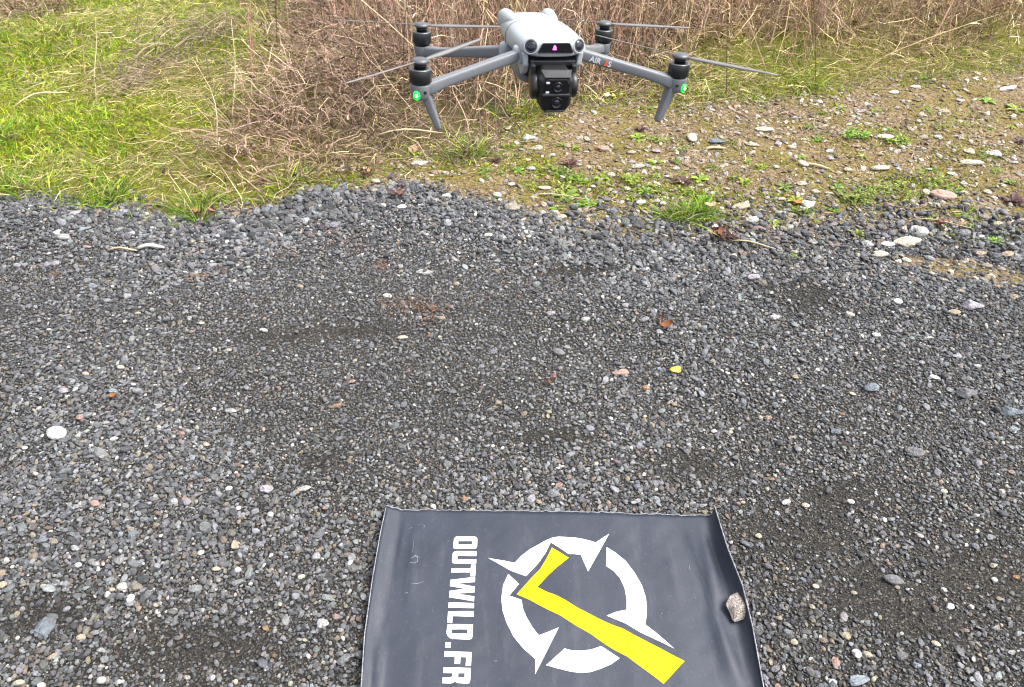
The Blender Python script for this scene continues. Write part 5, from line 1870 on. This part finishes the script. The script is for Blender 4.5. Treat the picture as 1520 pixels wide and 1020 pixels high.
leaf(988, 487, 22, 9, (.15, .060, .025), 'orange brown curled dead leaf on the middle gravel', 1, .9)
o = leaf(982, 478, 18, 4, (.16, .085, .055), 'thin reddish leaf stalk arching above the orange brown dead leaf', 2, 1.0, 'leaf_stalk', .02)
o.rotation_euler = (0, -1.0, 1.2)
leaf(615, 226, 17, 13, (.32, .21, .13), 'tan dead leaf under the left drone leg', 3, .7)
leaf(1052, 318, 18, 8, (.34, .24, .15), 'tan dead leaf lying in the bright grass tuft by the gravel', 4, .5, zoff=.04)
leaf(170, 591, 11, 8, (.24, .085, .02), 'bright orange chip of leaf below a light blue pebble at left', 5, .4)
leaf(1182, 304, 14, 7, (.32, .12, .04), 'orange leaf scrap among weeds at the right gravel edge', 6, .5)
leaf(1188, 318, 14, 6, (.32, .15, .06), 'rusty leaf scrap under a weed by the cream white block', 7, .4)
for i, (x, y, w, nm) in enumerate([(1062, 354, 40, 'by the dry grass wisp'), (594, 294, 22, 'above the white oval stone at the edge'), (312, 322, 34, 'under the low green tuft at left'), (1395, 338, 22, 'right of the grey domed rock'),
                                   (817, 571, 14, 'left of the orange brown pebble'), (540, 262, 24, 'left of the jagged white stone')]):
    g = ground_point(x, y)
    s = depth_of(g) / F_PX
    root = empty('leaf_heap', g)
    tag(root, 'small heap of dark brown dead leaves ' + nm, 'dead leaves', 'heaps of dead leaves')
    r = np.random.default_rng(850 + i)
    for k in range(7):
        V, T = [], []
        ln = w * s * r.uniform(.35, .6)
        for a_ in range(5):
            t = a_ / 4
            for j in (-1, 0, 1):
                V.append(((t - .5) * ln, j * ln * .28 * sin(t * pi * .96 + .06), ln * (.5 * (t - .5) ** 2 + .12 * abs(j)) + r.normal(0, .0008)))
        for a_ in range(4):
            for j in range(2):
                b_ = a_ * 3 + j
                T.append((b_, b_ + 1, b_ + 4, b_ + 3))
        c = pick(np.array([(.13, .060, .040), (.19, .085, .055), (.09, .05, .04), (.24, .12, .07)]), 1, r) * np.ones((len(V), 1))
        lf_ = obj('leaf', mesh_np('leaf', np.array(V), np.array(T), None, M_dry, True, c), root, (r.normal(0, w * s * .22), r.normal(0, w * s * .16), .010 + .004 * k))
        lf_.rotation_euler = (r.normal(0, .5), r.normal(0, .4), r.uniform(0, 6.28))

# yellow chip
g = ground_point(1003, 553)
o = obj('yellow_chip', stone_mesh('yellow_chip', 861, 1.0, plain('yellow_plastic', (.56, .42, .012), .4, var=.1), 4), None, (g.x, g.y, g.z + .011))
o.scale = (.038, .026, .016)
o.rotation_euler = (.2, .1, .4)
tag(o, 'bright yellow chip on the middle gravel', 'chip')


def stick(p0, p1, rad, mat, label, lift=.012, cat='stick'):
    a_, b_ = ground_point(*p0), ground_point(*p1)
    bm = bmesh.new()
    d = b_ - a_
    tube(bm, [d * t + Vector((0, .004 * sin(t * 5), lift * (1 + .4 * sin(t * 4)))) for t in (0, .2, .4, .6, .8, 1)], [rad * .8, rad, rad * .95, rad, rad * .85, rad * .5], 8)
    o = obj('stick', bm_mesh('stick', bm, mat), None, a_)
    return tag(o, label, cat)


M_bone = plain('bone_white_wood', (.46, .44, .39), .8, var=.12, nscale=60)
stick((207, 374), (246, 370), .0065, M_bone, 'bone white stick lying on the left gravel', .016)
stick((163, 377), (206, 375), .0035, M_stalk_pale, 'yellow green straw lying left of the bone white stick', .016, 'straw')
stick((1192, 246), (1231, 252), .0055, M_stalk_pale, 'pale stick lying right of the bright cream pebble on the soil', .008)
stick((1046, 224), (1076, 221), .0060, M_stalk_pale, 'beige stick on the soil below the flat blue grey stone', .008)
stick((785, 297), (868, 299), .0022, M_stalk_pale, 'long thin straw across the weeds at the gravel edge', .02, 'straw')
stick((1085, 362), (1150, 372), .0028, M_stalk_pale, 'dry grass wisp lying on the right gravel edge', .014, 'straw')
stick((753, 345), (768, 328), .0020, M_stalk_dark, 'thin dark twig on the gravel below the taupe cobble', .02, 'twig')
stick((30, 178), (108, 150), .0040, M_stalk_pale, 'long pale straw lying across the green grass at far left', .06, 'straw')
stick((560, 214), (660, 206), .0040, M_stalk_pale, 'long pale stalk lying along the foot of the dead tangle', .04, 'straw')
stick((1352, 330), (1440, 342), .0018, M_stalk_pale, 'thin straw on the soil right of the grey domed rock', .016, 'straw')

# scrap of yellow and white litter at the far edge of the soil
g = ground_point(911, 146)
s = depth_of(g) / F_PX
root = empty('litter_scrap', g)
tag(root, 'crumpled yellow and white scrap of litter behind the right drone arm', 'litter')
for k, (dx, w, mt) in enumerate([(-10, 11, M_white), (-1, 13, plain('yellow_film', (.70, .66, .12), .4, var=.2)), (10, 11, plain('lime_film', (.55, .60, .10), .4, var=.2))]):
    o = obj('fold', stone_mesh('fold', 880 + k, 1.0, mt, 3), root, (dx * s, 0, .014))
    o.scale = (w * s, w * s * .7, .030)
    o.rotation_euler = (.3, .4 * k, k)
